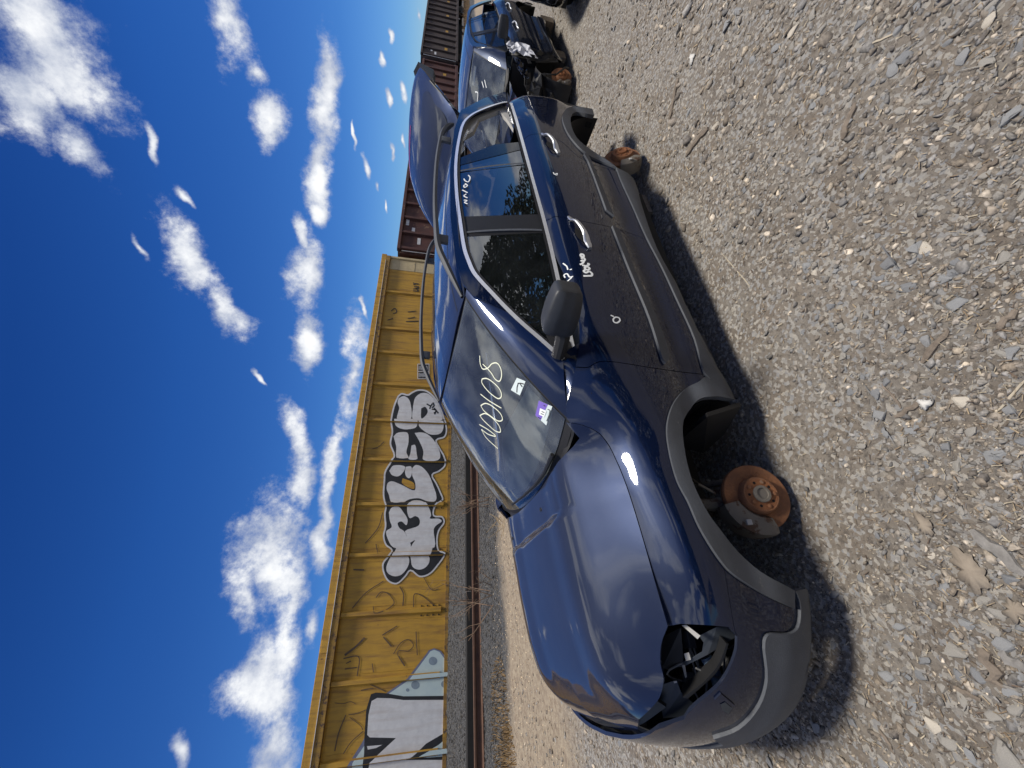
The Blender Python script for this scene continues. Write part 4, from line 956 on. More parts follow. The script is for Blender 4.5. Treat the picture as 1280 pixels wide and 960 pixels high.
def scatter(name, XY, R, cols, mat, parent, sink=.30, shapes=SHAPES, tilt=.35):
    r = np.random.default_rng(len(XY)); n = len(XY); Vs, Fs, Ts = [], [], []; base = 0; which = r.integers(0, len(shapes), n); Z = gz(XY[:, 0], XY[:, 1])
    for k, (SV, SF) in enumerate(shapes):
        i = np.where(which == k)[0]
        if not len(i): continue
        th = r.uniform(0, 6.283, len(i)); tx, ty = r.normal(0, tilt, len(i)), r.normal(0, tilt, len(i)); v = SV[None]*R[i, None, None]*r.uniform(.75, 1.25, (len(i), 1, 3))
        c, s = np.cos(tx)[:, None], np.sin(tx)[:, None]; v = np.stack([v[..., 0], v[..., 1]*c-v[..., 2]*s, v[..., 1]*s+v[..., 2]*c], -1)
        c, s = np.cos(ty)[:, None], np.sin(ty)[:, None]; v = np.stack([v[..., 0]*c+v[..., 2]*s, v[..., 1], -v[..., 0]*s+v[..., 2]*c], -1)
        c, s = np.cos(th)[:, None], np.sin(th)[:, None]; v = np.stack([v[..., 0]*c-v[..., 1]*s, v[..., 0]*s+v[..., 1]*c, v[..., 2]], -1)
        v += np.c_[XY[i], Z[i]+R[i]*(sink-.25)][:, None]
        Vs.append(v.reshape(-1, 3)); Fs.append((SF[None]+base+(np.arange(len(i))*len(SV))[:, None, None]).reshape(-1, 3)); Ts.append(np.repeat(cols[i], len(SV), 0)); base += len(i)*len(SV)
    return np_mesh(name, np.vstack(Vs), np.vstack(Fs), mat, parent, tint=np.vstack(Ts), kind='stuff')
M['stone'] = tint_mat('stone', .85); M['gravel'] = tint_mat('gravel', .85, .2, 160); M['ballast'] = tint_mat('clinker', .85, .4, 60)
r5 = np.random.default_rng(5)
def pixel_ground(n, x0=600, x1=1290):
    px = r5.uniform(x0, x1, n); py = r5.uniform(-15, 975, n); d = np.stack([480.-py, px-640., np.full(n, FPX)], 1)@RC.T; k = (0-EYE)/d[:, 2]; P = CAM+d*k[:, None]
    return P[(k > 0) & (P[:, 0] < 60) & (P[:, 1] < 7.8) & (P[:, 1] > -.6)][:, :2]
XY = pixel_ground(40000); dist = np.hypot(XY[:, 0], XY[:, 1])
clump = .5+.5*np.sin(XY[:, 0]*2.3+1.2*np.sin(XY[:, 1]*3.1))*np.sin(XY[:, 1]*2.7+XY[:, 0]*.8)
keep = r5.random(len(XY)) < .12+.88*clump; XY = XY[keep]; dist = dist[keep]
Rr = np.clip(np.exp(r5.normal(math.log(.0036), .74, len(XY))), .0018, .024)*np.clip(dist/1.5, .9, 3.2)
scatter('gravel', XY, np.minimum(Rr, .034), stone_cols(len(XY), r5, .03)*np.array([1.07, .995, .90]), 'gravel', None)
tag(bpy.data.objects['gravel'], 'fine grey crushed gravel trodden into the dirt of the yard', 'gravel', kind='stuff')
XY = pixel_ground(6800, 800, 1290); dd = np.hypot(XY[:, 0], XY[:, 1]); w_ = .5+.5*np.sin(XY[:, 0]*1.9-.6)*np.sin(XY[:, 1]*2.3+1.1); XY = XY[(r5.random(len(XY)) < .25+.6*w_) & ~((XY[:, 1] > 1.2) & (XY[:, 1] < 3.2) & (XY[:, 0] > -.5) & (XY[:, 0] < 4.2))]
scatter('coarse_gravel', XY, np.exp(r5.normal(math.log(.0125), .38, len(XY)))*np.clip(np.hypot(XY[:, 0], XY[:, 1])/1.6, .8, 1.8), stone_cols(len(XY), r5, .05)*np.array([1.1, 1.05, 1.0]), 'stone', None, .22); tag(bpy.data.objects['coarse_gravel'], 'coarse angular grey stones scattered over the packed dirt', 'gravel', kind='stuff')
# the larger stones, each on its own; the biggest are set where the photograph shows them: (picture x, y, size), pixels
z6 = lambda a: [(880+.3125*x, 300+.3125*y, s*.3125) for x, y, s in a]; z7 = lambda a: [(980+.3125*x, 660+.3125*y, s*.3125) for x, y, s in a]; z5 = lambda a: [(880+.3125*x, .3125*y, s*.3125) for x, y, s in a]
SPOT = z6([(875, 30, 60), (735, 95, 50), (830, 85, 36), (1020, 90, 40), (970, 150, 52), (820, 185, 50), (700, 160, 44), (745, 190, 30), (635, 190, 26), (665, 135, 30), (620, 275, 34), (700, 290, 26), (610, 318, 26), (625, 370, 28), (800, 365, 34), (1020, 255, 52), (930, 265, 34), (405, 370, 32), (270, 175, 26), (425, 75, 30), (225, 275, 26), (510, 430, 30), (575, 430, 34), (560, 470, 38), (670, 435, 22), (655, 540, 24), (720, 528, 22), (590, 605, 40), (688, 610, 42), (425, 575, 26), (470, 610, 24), (485, 648, 28), (535, 658, 24), (1015, 648, 60), (1220, 680, 48), (720, 775, 40), (780, 790, 52), (615, 818, 48), (685, 825, 26), (640, 915, 30), (712, 915, 22), (880, 865, 22), (850, 925, 30), (880, 890, 44), (1000, 905, 46), (1070, 770, 50), (1160, 865, 60), (960, 825, 36), (1210, 760, 36), (240, 120, 26), (530, 125, 30), (395, 60, 26), (460, 310, 30), (180, 830, 24), (335, 880, 24), (460, 905, 26)])
SPOT += z7([(640, 232, 52), (740, 400, 56), (825, 395, 58), (690, 490, 66), (490, 455, 36), (540, 525, 46), (400, 595, 44), (535, 590, 42), (475, 585, 36), (448, 395, 40), (420, 320, 40), (235, 350, 40), (340, 360, 30), (298, 200, 38), (920, 215, 50), (860, 900, 84), (770, 595, 52), (680, 585, 38), (570, 785, 52), (500, 800, 40), (440, 765, 42), (875, 465, 52), (935, 390, 42), (850, 345, 58), (910, 650, 46), (920, 720, 60), (650, 860, 46), (690, 820, 36), (740, 930, 46), (390, 945, 46), (330, 890, 38), (300, 690, 42), (210, 720, 30), (265, 780, 36), (180, 470, 34), (190, 260, 36), (155, 115, 40), (210, 135, 30), (375, 35, 36), (430, 840, 30), (515, 35, 30), (600, 190, 30), (590, 110, 32), (330, 255, 30), (610, 640, 34), (120, 800, 40), (500, 700, 36), (820, 750, 40), (940, 590, 40), (700, 690, 44)])
SPOT += z5([(1140, 80, 46), (800, 125, 44), (1040, 225, 48), (970, 375, 36), (1210, 465, 56), (480, 595, 30), (455, 130, 26), (965, 175, 36), (900, 210, 30), (235, 910, 34), (690, 940, 28), (440, 690, 24), (1115, 250, 26), (1270, 180, 36), (1105, 660, 30), (1230, 640, 26), (590, 382, 20), (560, 415, 22), (725, 390, 18), (340, 270, 20), (580, 245, 22), (235, 40, 26), (1060, 465, 26), (180, 510, 26), (630, 160, 24), (20, 190, 26), (240, 880, 28), (350, 860, 26), (1180, 690, 26), (980, 480, 24)])
SPOT = [(x, y, s) for x, y, s in SPOT if not (780 < x < 1030 and y > 480 and x < 985+(900-y)*.1)]
rs = random.Random(9); XYo = [(on_z(x, y, 0.0), s) for x, y, s in SPOT]
stone_shapes = [stone_shape(300+i, random.Random(40+i).uniform(.28, .5), 12) for i in range(12)]
def stone_mesh(k, c):
    V, F = stone_shapes[k % 12]; me = bpy.data.meshes.new('stone'); me.from_pydata([tuple(v) for v in V], [], [tuple(f) for f in F])
    bm = bmesh.new(); bm.from_mesh(me); bmesh.ops.bevel(bm, geom=list(bm.edges), offset=.09, segments=1, affect='EDGES'); bmesh.ops.triangulate(bm, faces=list(bm.faces)); bm.to_mesh(me); bm.free()
    at = me.attributes.new('tint', 'FLOAT_COLOR', 'POINT'); at.data.foreach_set('color', np.tile([*c, 1.], len(me.vertices)).astype(np.float32)); me.materials.append(M['stone']); return me
stone_lib = [stone_mesh(k, tuple(np.array(c)*f)) for k in range(12) for c, f in (((.25, .252, .25), 1), ((.195, .198, .20), 1), ((.29, .272, .24), 1))]
light_lib = [stone_mesh(k, (.50, .45, .37)) for k in range(4)]
while len(XYo) < 290:
    p = pixel_ground(1, 660, 1285)
    if not len(p): continue
    d = math.hypot(*p[0])
    if 1.0 < p[0][1] < 3.1 and -.5 < p[0][0] < 4.2: continue
    XYo.append((np.array([p[0][0], p[0][1], 0]), rs.uniform(8, 17)*(.9 if d < 4 else .7)))
for p, s in XYo:
    d = np.linalg.norm(p-CAM); rad = s*d/FPX*.5*1.08
    me = rs.choice(light_lib) if rs.random() < .07 else rs.choice(stone_lib)
    o = bpy.data.objects.new('stone', me); o.location = (p[0], p[1], float(gz(p[0], p[1]))+rad*.02); o.rotation_euler = (rs.gauss(0, .14), rs.gauss(0, .14), rs.uniform(0, 6.28)); k = rad*rs.uniform(.9, 1.15); o.scale = (k, k*rs.uniform(.8, 1.1), k*.95); put(o, ground)
# ballast by the rails
n = 26000; bx = r5.uniform(-5, 13, n); by = r5.uniform(8.1, 12.9, n); 
scatter('ballast', np.c_[bx, by], r5.uniform(.018, .04, n), stone_cols(n, r5, .02)*.34, 'ballast', None); tag(bpy.data.objects['ballast'], 'dark grey clinker ballast banked along the rusty rail', 'ballast', kind='stuff')
n = 9000; vx = r5.uniform(-5, 16, n); vy = r5.normal(7.2, 1.0, n); k = (vy > 5) & (vy < 8.6)
scatter('verge_gravel', np.c_[vx, vy][k], r5.uniform(.008, .02, n)[k], (stone_cols(n, r5, .2)*np.array([1.35, 1.15, .9]))[k], 'gravel', None); tag(bpy.data.objects['verge_gravel'], 'sandy brown gravel of the sunlit verge before the ballast', 'gravel', kind='stuff')
# straw slivers and wood crumbs in the dirt
n = 5200; P = pixel_ground(n); n = len(P); th = r5.uniform(0, 6.28, n); ln = r5.uniform(.006, .03, n)*np.clip(np.hypot(P[:, 0], P[:, 1])/2, .8, 2.5); wd = ln*r5.uniform(.05, .16, n); z = gz(P[:, 0], P[:, 1])+.003
dx = np.c_[np.cos(th), np.sin(th)]*ln[:, None]/2; dn = np.c_[-np.sin(th), np.cos(th)]*wd[:, None]/2; q = np.stack([P-dx-dn, P+dx-dn, P+dx+dn, P-dx+dn], 1); zz = np.repeat(z[:, None, None], 4, 1)+r5.uniform(0, .006, (n, 4, 1))
cc = np.array([(.36, .28, .18), (.22, .16, .10), (.12, .085, .06), (.42, .36, .26)])[r5.integers(0, 4, n)]
np_mesh('straw', np.concatenate([q, zz], -1).reshape(-1, 3), np.arange(4*n).reshape(-1, 4), tint_mat('straw_bits', .9, .1), tint=np.repeat(cc, 4, 0), kind='stuff'); tag(bpy.data.objects['straw'], 'short bits of straw and bark strewn over the gravel', 'straw', kind='stuff')
# splinters, sticks, leaves, scraps
M['wood'] = plain('weathered_wood', (.24, .195, .15), .9, col2=(.11, .088, .068), scale=30, bump=.5, bscale=70); M['greywood'] = plain('grey_wood', (.27, .255, .235), .9, col2=(.15, .14, .125), scale=24, bump=.5, bscale=60); M['pale'] = plain('pale_stick', (.46, .40, .30), .9); M['leaf'] = plain('dead_leaf', (.31, .26, .20), .9, col2=(.20, .165, .125), scale=12, bump=.4, bscale=30); M['scrap'] = plain('white_scrap', (.7, .68, .63), .8)
def G6(x, y): return on_z(880+.3125*x, 300+.3125*y, .01)
def G7(x, y): return on_z(980+.3125*x, 660+.3125*y, .01)
def G5(x, y): return on_z(880+.3125*x, .3125*y, .01)
def G1(x, y): return on_z(480+.3125*x, .3125*y, .01)
def stick(a, b, w, mat, label, seed=0):
    rr = random.Random(seed*7+3); a, b = Vector(a), Vector(b); d = b-a; s = Vector((-d.y, d.x, 0)).normalized(); V = []; F = []; n = 7
    for i in range(n):
        t = i/(n-1); p = a.lerp(b, t)+s*rr.gauss(0, .12)*w; g = float(gz(p.x, p.y)); ww = w*.62*(1 if 0 < i < n-1 else .55)*rr.uniform(.8, 1.15)
        for sx, hz in ((-.5, 0), (-.42, .5), (.1, .62), (.45, .4), (.5, 0)): V.append((p.x+s.x*sx*ww, p.y+s.y*sx*ww, g+hz*ww*.8+.002))
    for i in range(n-1):
        for k in range(4): j = i*5+k; F.append((j, j+1, j+6, j+5))
    F += [(4, 3, 2, 1, 0), tuple((n-1)*5+k for k in range(5))]
    o = MB().add(V, F).build('wood_splinter' if mat != 'pale' else 'straw_stalk', mat); tag(o, label, 'stick', 'loose sticks lying on the gravel'); return o
STK = [(G6(975, 360), G6(865, 490), .03, 'wood', 'short brown wood splinter lying among grey stones right of the rusty front disc'), (G6(1255, 280), G6(1175, 355), .032, 'wood', 'stubby brown chip of wood near the open gravel in the middle foreground'), (G6(860, 650), G6(755, 710), .028, 'wood', 'dark brown stick lying next to the white scrap on the gravel'), (G6(705, 575), G6(780, 670), .012, 'wood', 'thin dark twig touching the brown stick by the white scrap'),
 (G6(1285, 555), G6(1160, 690), .011, 'pale', 'long pale bent stalk at the edge of the foreground gravel'), (G6(60, 50), G6(180, 185), .010, 'pale', 'pale straight straw stalk on the gravel beside the front door sill'), (G5(600, 410), G5(550, 560), .04, 'wood', 'split brown wood piece with two light pebbles at its end'), (G5(770, 715), G5(740, 730), .03, 'wood', 'small flat wood chip on the bare dirt patch'), (G5(1160, 630), G5(1090, 700), .03, 'wood', 'brown bark strip lying by two grey stones'),
 (G7(740, 15), G7(965, 190), .05, 'greywood', 'longest grey weathered board splinter beside the big dead leaf'), (G7(850, 500), G7(965, 570), .045, 'greywood', 'grey flat wood shard among large stones in the near corner'), (G7(770, 480), G7(860, 640), .045, 'wood', 'dark bark slab with a worn light end among large stones'), (G7(660, 640), G7(770, 690), .022, 'wood', 'thin brown splinter below the group of grey stones'), (G7(365, 810), G7(430, 905), .018, 'wood', 'narrow brown twig pointing away from the grey bumper'),
 (G1(1165, 310), G1(1130, 480), .05, 'wood', 'long straight brown stick on the gravel across from the rear door'), (G1(1285, 505), G1(1200, 612), .06, 'wood', 'thick dark wood splinter on the gravel level with the rear disc'), (G5(640, 180), G5(760, 125), .012, 'pale', 'pale curved straw stalk in the upper gravel beside a round stone'), (G7(730, 330), G7(790, 300), .01, 'pale', 'short pale straw by the dead leaf')]
for i, sck in enumerate(STK): stick(*sck, seed=i)
def leaf(px, py, size, label, mat='leaf', lobes=7, name='dead_leaf', cat='leaf'):
    c = Vector(on_z(px, py, .01)); d = (c-Vector(CAM)).length; R = size*d/FPX/2; rr = random.Random(int(px*7+py)); a0 = rr.uniform(0, 6.28); n = 40
    V = [(c.x, c.y, float(gz(c.x, c.y))+.016)]
    for k in range(n):
        t = 2*math.pi*k/n; q = R*(.62+.11*math.sin(lobes*t+a0)+.12*math.sin(2*t+a0*2)+.07*math.sin(3*t+1)+rr.uniform(-.07, .07)); x, y = c.x+math.cos(t)*q, c.y+math.sin(t)*q*.8; V.append((x, y, float(gz(x, y))+.005+rr.uniform(0, .006)))
    o = mesh_obj(name, V, [(0, 1+k, 1+(k+1) % n) for k in range(n)], mat, None, True); sm = o.modifiers.new('thick', 'SOLIDIFY'); sm.thickness = .0012; tag(o, label, cat)
leaf(1211, 713, 44, 'large curled tan dead oak leaf on the foreground stones'); leaf(1268, 763, 26, 'small tan leaf fragment by the long grey board splinter'); leaf(1153, 656, 26, 'narrow pale tan leaf scrap over a dark flat stone', lobes=4)
leaf(1154, 505, 17, 'white torn scrap lying on dark twigs in the gravel', 'scrap', 3, 'plastic_scrap', 'litter'); leaf(861, 72, 15, 'white crumpled scrap lying on the dark gravel behind the rear disc', 'scrap', 3, 'plastic_scrap', 'litter')

# ------------------------------------------------------------------ railway
def XZ(px, py, y=14.0): p = on_y(px, py, y); return p[0], p[2]
M['railrust'] = plain('rail_rust', (.13, .068, .042), .85, .1, col2=(.075, .042, .03), scale=9, bump=.2, bscale=60)
M['gear_shade'] = plain('gear_and_shade_black', (.012, .011, .010), .8, bump=.3, bscale=40)  # dull black for freight-car undergear and the added shade strips
def rail(y, z, x0, x1, mat, label):
    prof = [(-.07, 0), (-.07, .014), (-.012, .03), (-.010, .12), (-.034, .138), (-.034, .168), (-.028, .174), (.028, .174), (.034, .168), (.034, .138), (.010, .12), (.012, .03), (.07, .014), (.07, 0)]
    V = [(x, y+a, z+h) for x in (x0, x1) for a, h in prof]; n = len(prof); F = [(k, (k+1) % n, n+(k+1) % n, n+k) for k in range(n)]+[tuple(range(n)), tuple(range(2*n-1, n-1, -1))]
    tag(MB().add(V, F).build('rail', mat), label, 'rail', 'rails')
rail(9.62, .118, -9, 13.5, 'railrust', 'rusty brown rail lying nearest the wagon along the ballast edge')
for k, w in enumerate(('left out of view', 'leftmost in view', 'below the block-letter graffiti', 'below the bubble letters', 'behind the windscreen', 'rightmost, hidden by the wagon')):
    tag(MB().box((-7.4+k*3.42, 10.42+.02*(k % 2), .235), (3.38, .24, .19), bev=.012).build('stand_in', 'gear_shade'), f'added black strip for the shaded gap behind the rusty rail, {w}', 'stand_in', 'added shade strips behind the rail')  # added strips: their black paints the shade in the gap behind the rail
for y, s in ((14.65, 'nearer'), (16.08, 'farther')): rail(y, -.64, -40, 160, 'railrust', f'{s} rail under the standing freight cars')
# ---- yellow boxcar
YB = 14.0
M['yellow'] = plain('boxcar_yellow', (.54, .31, .038), .65, var=.12, scale=1.3, col2=(.42, .235, .034), spots=((.13, .07, .045), .635, 6), bump=.2, bscale=6)
M['yellow2'] = plain('boxcar_yellow_rusty', (.40, .23, .035), .7, scale=3, col2=(.28, .16, .035), spots=((.09, .055, .035), .535, 7), bump=.2, bscale=20)
def streaky(m, col, k):
    """run-down rust and grime: noise stretched along the height"""
    N, L = m.node_tree.nodes, m.node_tree.links; b = N['Principled BSDF']; src = b.inputs['Base Color'].links[0].from_socket
    co = N.new('ShaderNodeTexCoord'); mp = N.new('ShaderNodeMapping'); mp.inputs['Scale'].default_value = (5, 5, .55); L.new(co.outputs['Object'], mp.inputs[0]); n = N.new('ShaderNodeTexNoise'); n.inputs['Scale'].default_value = 1.6; n.inputs['Detail'].default_value = 9; n.inputs['Roughness'].default_value = .65; L.new(mp.outputs[0], n.inputs['Vector'])
    r = N.new('ShaderNodeMapRange'); r.inputs[1].default_value = .46; r.inputs[2].default_value = .72; r.inputs[4].default_value = k; L.new(n.outputs[0], r.inputs[0])
    x = N.new('ShaderNodeMix'); x.data_type = 'RGBA'; L.new(r.outputs[0], x.inputs['Factor']); L.new(src, x.inputs['A']); x.inputs['B'].default_value = (*col, 1); L.new(x.outputs['Result'], b.inputs['Base Color'])
streaky(M['yellow'], (.17, .085, .04), .75); streaky(M['yellow2'], (.11, .06, .04), .8)
M['cream'] = plain('bleached_yellow', (.58, .47, .27), .7, scale=3, spots=((.2, .12, .06), .62, 9))
M['gwhite'] = plain('spray_white', (.70, .70, .69), .6, scale=5, col2=(.56, .56, .56), spots=((.42, .30, .22), .70, 12))
streaky(M['gwhite'], (.36, .27, .20), .35)
M['gblack'] = plain('spray_black', (.022, .024, .028), .55, var=.2)
M['gtag'] = plain('faded_marker', (.075, .055, .04), .7, scale=6, col2=(.16, .095, .04)); M['gmint'] = plain('spray_mint', (.52, .62, .60), .6, scale=4, col2=(.44, .55, .56)); M['gslate'] = plain('spray_slate', (.18, .20, .30), .6); M['gblue'] = plain('spray_blue', (.24, .31, .37), .6)
box = empty('boxcar', (7, 15.4, -.64)); tag(box, 'yellow ribbed boxcar with bubble-letter graffiti standing behind the wagon', 'freight car')
def relB(o): o.parent = box; o.matrix_parent_inverse = Matrix.Translation(-box.location); return o
XL, XR = -9.0, 16.25; Z0, ZT = .415, 3.85
zsill = lambda x: .42; 
ribx = [XZ(*p)[0] for p in ((480, 948), (482, 849.5), (490, 765.5), (496, 693), (500, 630.5), (505, 575.3), (500, 526.5), (502, 482), (505, 442.5), (508, 413), (508, 367.5))]
sp = ribx[1]-ribx[0]; allribs = [ribx[0]-sp*k for k in (5, 4, 3, 2, 1)]+ribx
edges = [XL]+allribs+[XR-.85]
for i in range(len(edges)-1):   # one steel sheet between two ribs
    a, b = edges[i]+.004, edges[i+1]-.004; s = MB().box(((a+b)/2, YB+.03, (Z0+3.46)/2), (b-a, .06, 3.46-Z0))
    for dx in (.16, ): s.box((a+dx+.02, YB-.004, (Z0+3.46)/2), (.012, .012, 3.3-Z0)); s.box((b-dx-.02, YB-.004, (Z0+3.46)/2), (.012, .012, 3.3-Z0))
    relB(s.build('side_sheet', 'yellow'))
for x in allribs:
    r = MB(); w = .085; P = [(x-w, YB, .62), (x-w*.6, YB-.09, .66), (x+w*.6, YB-.09, .66), (x+w, YB, .62)]
    r.add([(x-w, YB+.01, .62), (x-w*.55, YB-.085, .64), (x+w*.55, YB-.085, .64), (x+w, YB+.01, .62), (x-w, YB+.01, 3.46), (x-w*.55, YB-.085, 3.44), (x+w*.55, YB-.085, 3.44), (x+w, YB+.01, 3.46)], [(0, 1, 5, 4), (1, 2, 6, 5), (2, 3, 7, 6), (0, 3, 2, 1), (4, 5, 6, 7)])
    rb = relB(r.build('rib', 'yellow'))
    for k in range(4):
        for s in (-1, 1): relB2 = MB().box((x+s*.125, YB-.006, .70+k*.17), (.035, .02, .035)).build('bolt', 'gblack'); relB2.parent = rb
relB(MB().box(((XL+XR)/2, YB-.055, 3.535), (XR-XL-.1, .16, .17), bev=.012).build('top_chord', 'yellow2'))
relB(MB().box(((XL+XR)/2, YB-.085, 3.735), (XR-XL+.05, .10, .225), bev=.012).build('roof_edge', 'yellow'))
relB(MB().box(((XL+XR)/2, YB-.146, 3.64), (XR-XL-.8, .02, .014)).build('seam_strip', 'gwhite'))
for k in range(9): relB(MB().box((XL+1.1+k*2.75, YB-.135, 3.72), (.30, .03, .18), bev=.006).build('splice_plate', 'yellow'))
relB(MB().box(((XL+XR)/2, YB-.03, .465), (XR-XL, .03, .10)).build('side_sill', 'yellow2'))
ro = MB(); n = 9; V = [(x, YB+.0+3.0*k/(n-1), 3.80+.22*math.sin(math.pi*k/(n-1))) for x in (XL, XR) for k in range(n)]; ro.add(V, [(k, k+1, n+k+1, n+k) for k in range(n-1)]+[tuple(range(n)), tuple(range(2*n-1, n-1, -1))]); relB(ro.build('roof', 'yellow2'))
relB(MB().box((XR-.42, YB+.02, (Z0+3.46)/2), (.82, .05, 3.46-Z0)).build('corner_sheet', 'cream'))
for zz in (1.35, 2.3, 3.05): relB(MB().box((XR-.42, YB-.008, zz), (.80, .014, .03)).build('grab_strap', 'cream'))
relB(MB().box((XR-.06, YB-.03, (Z0+3.6)/2), (.12, .10, 3.6-Z0), bev=.01).build('corner_post', 'cream'))
relB(MB().box((XR-.06, 15.5, (Z0+3.7)/2), (.08, 2.9, 3.7-Z0)).build('end_wall', 'yellow2')); relB(MB().box((XL+.06, 15.5, (Z0+3.7)/2), (.08, 2.9, 3.7-Z0)).build('end_wall', 'yellow2')); relB(MB().box(((XL+XR)/2, 17.0, (Z0+3.7)/2), (XR-XL, .08, 3.7-Z0)).build('far_wall', 'yellow2')); relB(MB().box(((XL+XR)/2, 15.4, .40), (XR-XL-.3, 2.7, .12)).build('floor', 'gear_shade'))
def truck(x, parent, rel):
    for s in (-.9, .9):
        for y in (14.6, 16.1):
            rel(MB().lathe([(.0, .0), (.30, .0), (.34, .02), (.42, .02), (.42, .12), (.0, .12)], (x+s, y-.06, -.05), (0, 1, 0), 24).build('wheel', 'railrust', None, True))
        rel(MB().tube([(x+s, 14.5, -.05), (x+s, 16.2, -.05)], .08, 8).build('axle', 'gear_shade', None, True))
    for y in (14.42, 16.2):
        rel(MB().prism([(x-1.1, y, -.12), (x-1.1, y, .08), (x-.6, y, .12), (x-.3, y, .28), (x+.3, y, .28), (x+.6, y, .12), (x+1.1, y, .08), (x+1.1, y, -.12), (x+.5, y, -.16), (x+.2, y, -.30), (x-.2, y, -.30), (x-.5, y, -.16)], (0, .1, 0)).build('side_frame', 'gear_shade'))
truck(13.9, box, relB); truck(-6.6, box, relB)
# spray paint, flat on sheets and ribs
def clip_x(P, x0, x1):
    for s, lim in ((1, x0), (-1, x1)):
        Q = []
        for i in range(len(P)):
            a, b = P[i-1], P[i]; ia, ib = s*(a[0]-lim) >= 0, s*(b[0]-lim) >= 0
            if ia != ib: t = (lim-a[0])/(b[0]-a[0]); Q.append((lim, a[1]+t*(b[1]-a[1])))
            if ib: Q.append(b)
        P = Q
        if len(P) < 3: return []
    return P
layer = [0]
def spray(px, mat, name, lay, smooth_=True, holes=()):
    P = curve(px, 4, True) if smooth_ else px
    P = [XZ(*p) for p in P]; xs = [p[0] for p in P]; V = []; F = []
    cuts = [(-99, None)]; segs = []; x = -99
    for rx in allribs: segs += [(x, rx-.047, YB-.012), (rx-.047, rx+.047, YB-.087)]; x = rx+.047
    segs.append((x, 99, YB-.012))
    for a, b, y in segs:
        if max(xs) < a or min(xs) > b: continue
        Q = clip_x(P, a, b)
        if len(Q) < 3: continue
        Q = [q for i, q in enumerate(Q) if math.hypot(q[0]-Q[i-1][0], q[1]-Q[i-1][1]) > 1e-4]
        if len(Q) < 3: continue
        try: v, f = triangulate(Q, [])
        except Exception: continue
        n = len(V); V += [(p[0], y-.0022*lay, p[1]) for p in v]; F += [tuple(i+n for i in ff) for ff in f]
    if F: return relB(mesh_obj(name, V, F, mat))
def strokeB(pts, wpx, mat, name='tag_stroke', lay=1, n=5):
    P = np.array(curve(pts, n)); t = np.gradient(P, axis=0); t /= np.linalg.norm(t, axis=1)[:, None]+1e-9; s = np.c_[-t[:, 1], t[:, 0]]*wpx/2
    poly = [tuple(p) for p in P+s]+[tuple(p) for p in (P-s)[::-1]]; return spray(poly, mat, name, lay, False)
HALO = [(497, 495), (502, 491.5), (510, 493), (514, 490.5), (522, 487), (533, 488), (543, 496), (550, 508), (556, 524), (559, 538), (556, 547), (546, 551), (550, 560), (556, 571), (557, 582), (549, 590), (541, 594), (546, 604), (551, 615), (554, 625), (545, 632), (542.7, 644), (553, 645.5), (556, 653), (549, 664), (547, 676), (549, 688), (556.5, 692), (547, 708), (536, 719), (524, 721.5), (513, 714), (507.5, 720.6), (496, 730.5), (485, 727), (478.5, 715), (478, 704), (485.6, 694), (489, 688), (482, 682), (478.5, 670), (481, 658), (480, 643), (481.5, 633), (480, 628), (478.5, 619), (479.5, 601), (480.5, 590), (488, 577), (492, 570), (487, 555), (489.5, 540), (488, 527), (491.6, 508)]
spray(HALO, 'gwhite', 'graffiti_outline', 1)
cenH = np.array(HALO); 
spray([tuple(p) for p in shrink(np.array(curve(HALO, 4, True)), 2.0)], 'gblack', 'graffiti_shadow', 2, False)
q4 = lambda a: [(430+.1354*x, 410+.1354*y) for x, y in a]; q3 = lambda a: [(410+.1458*x, 540+.1458*y) for x, y in a]; q2 = lambda a: [(370+.15625*x, 680+.15625*y) for x, y in a]; q1 = lambda a: [(370+.15625*x, 820+.15625*y) for x, y in a]
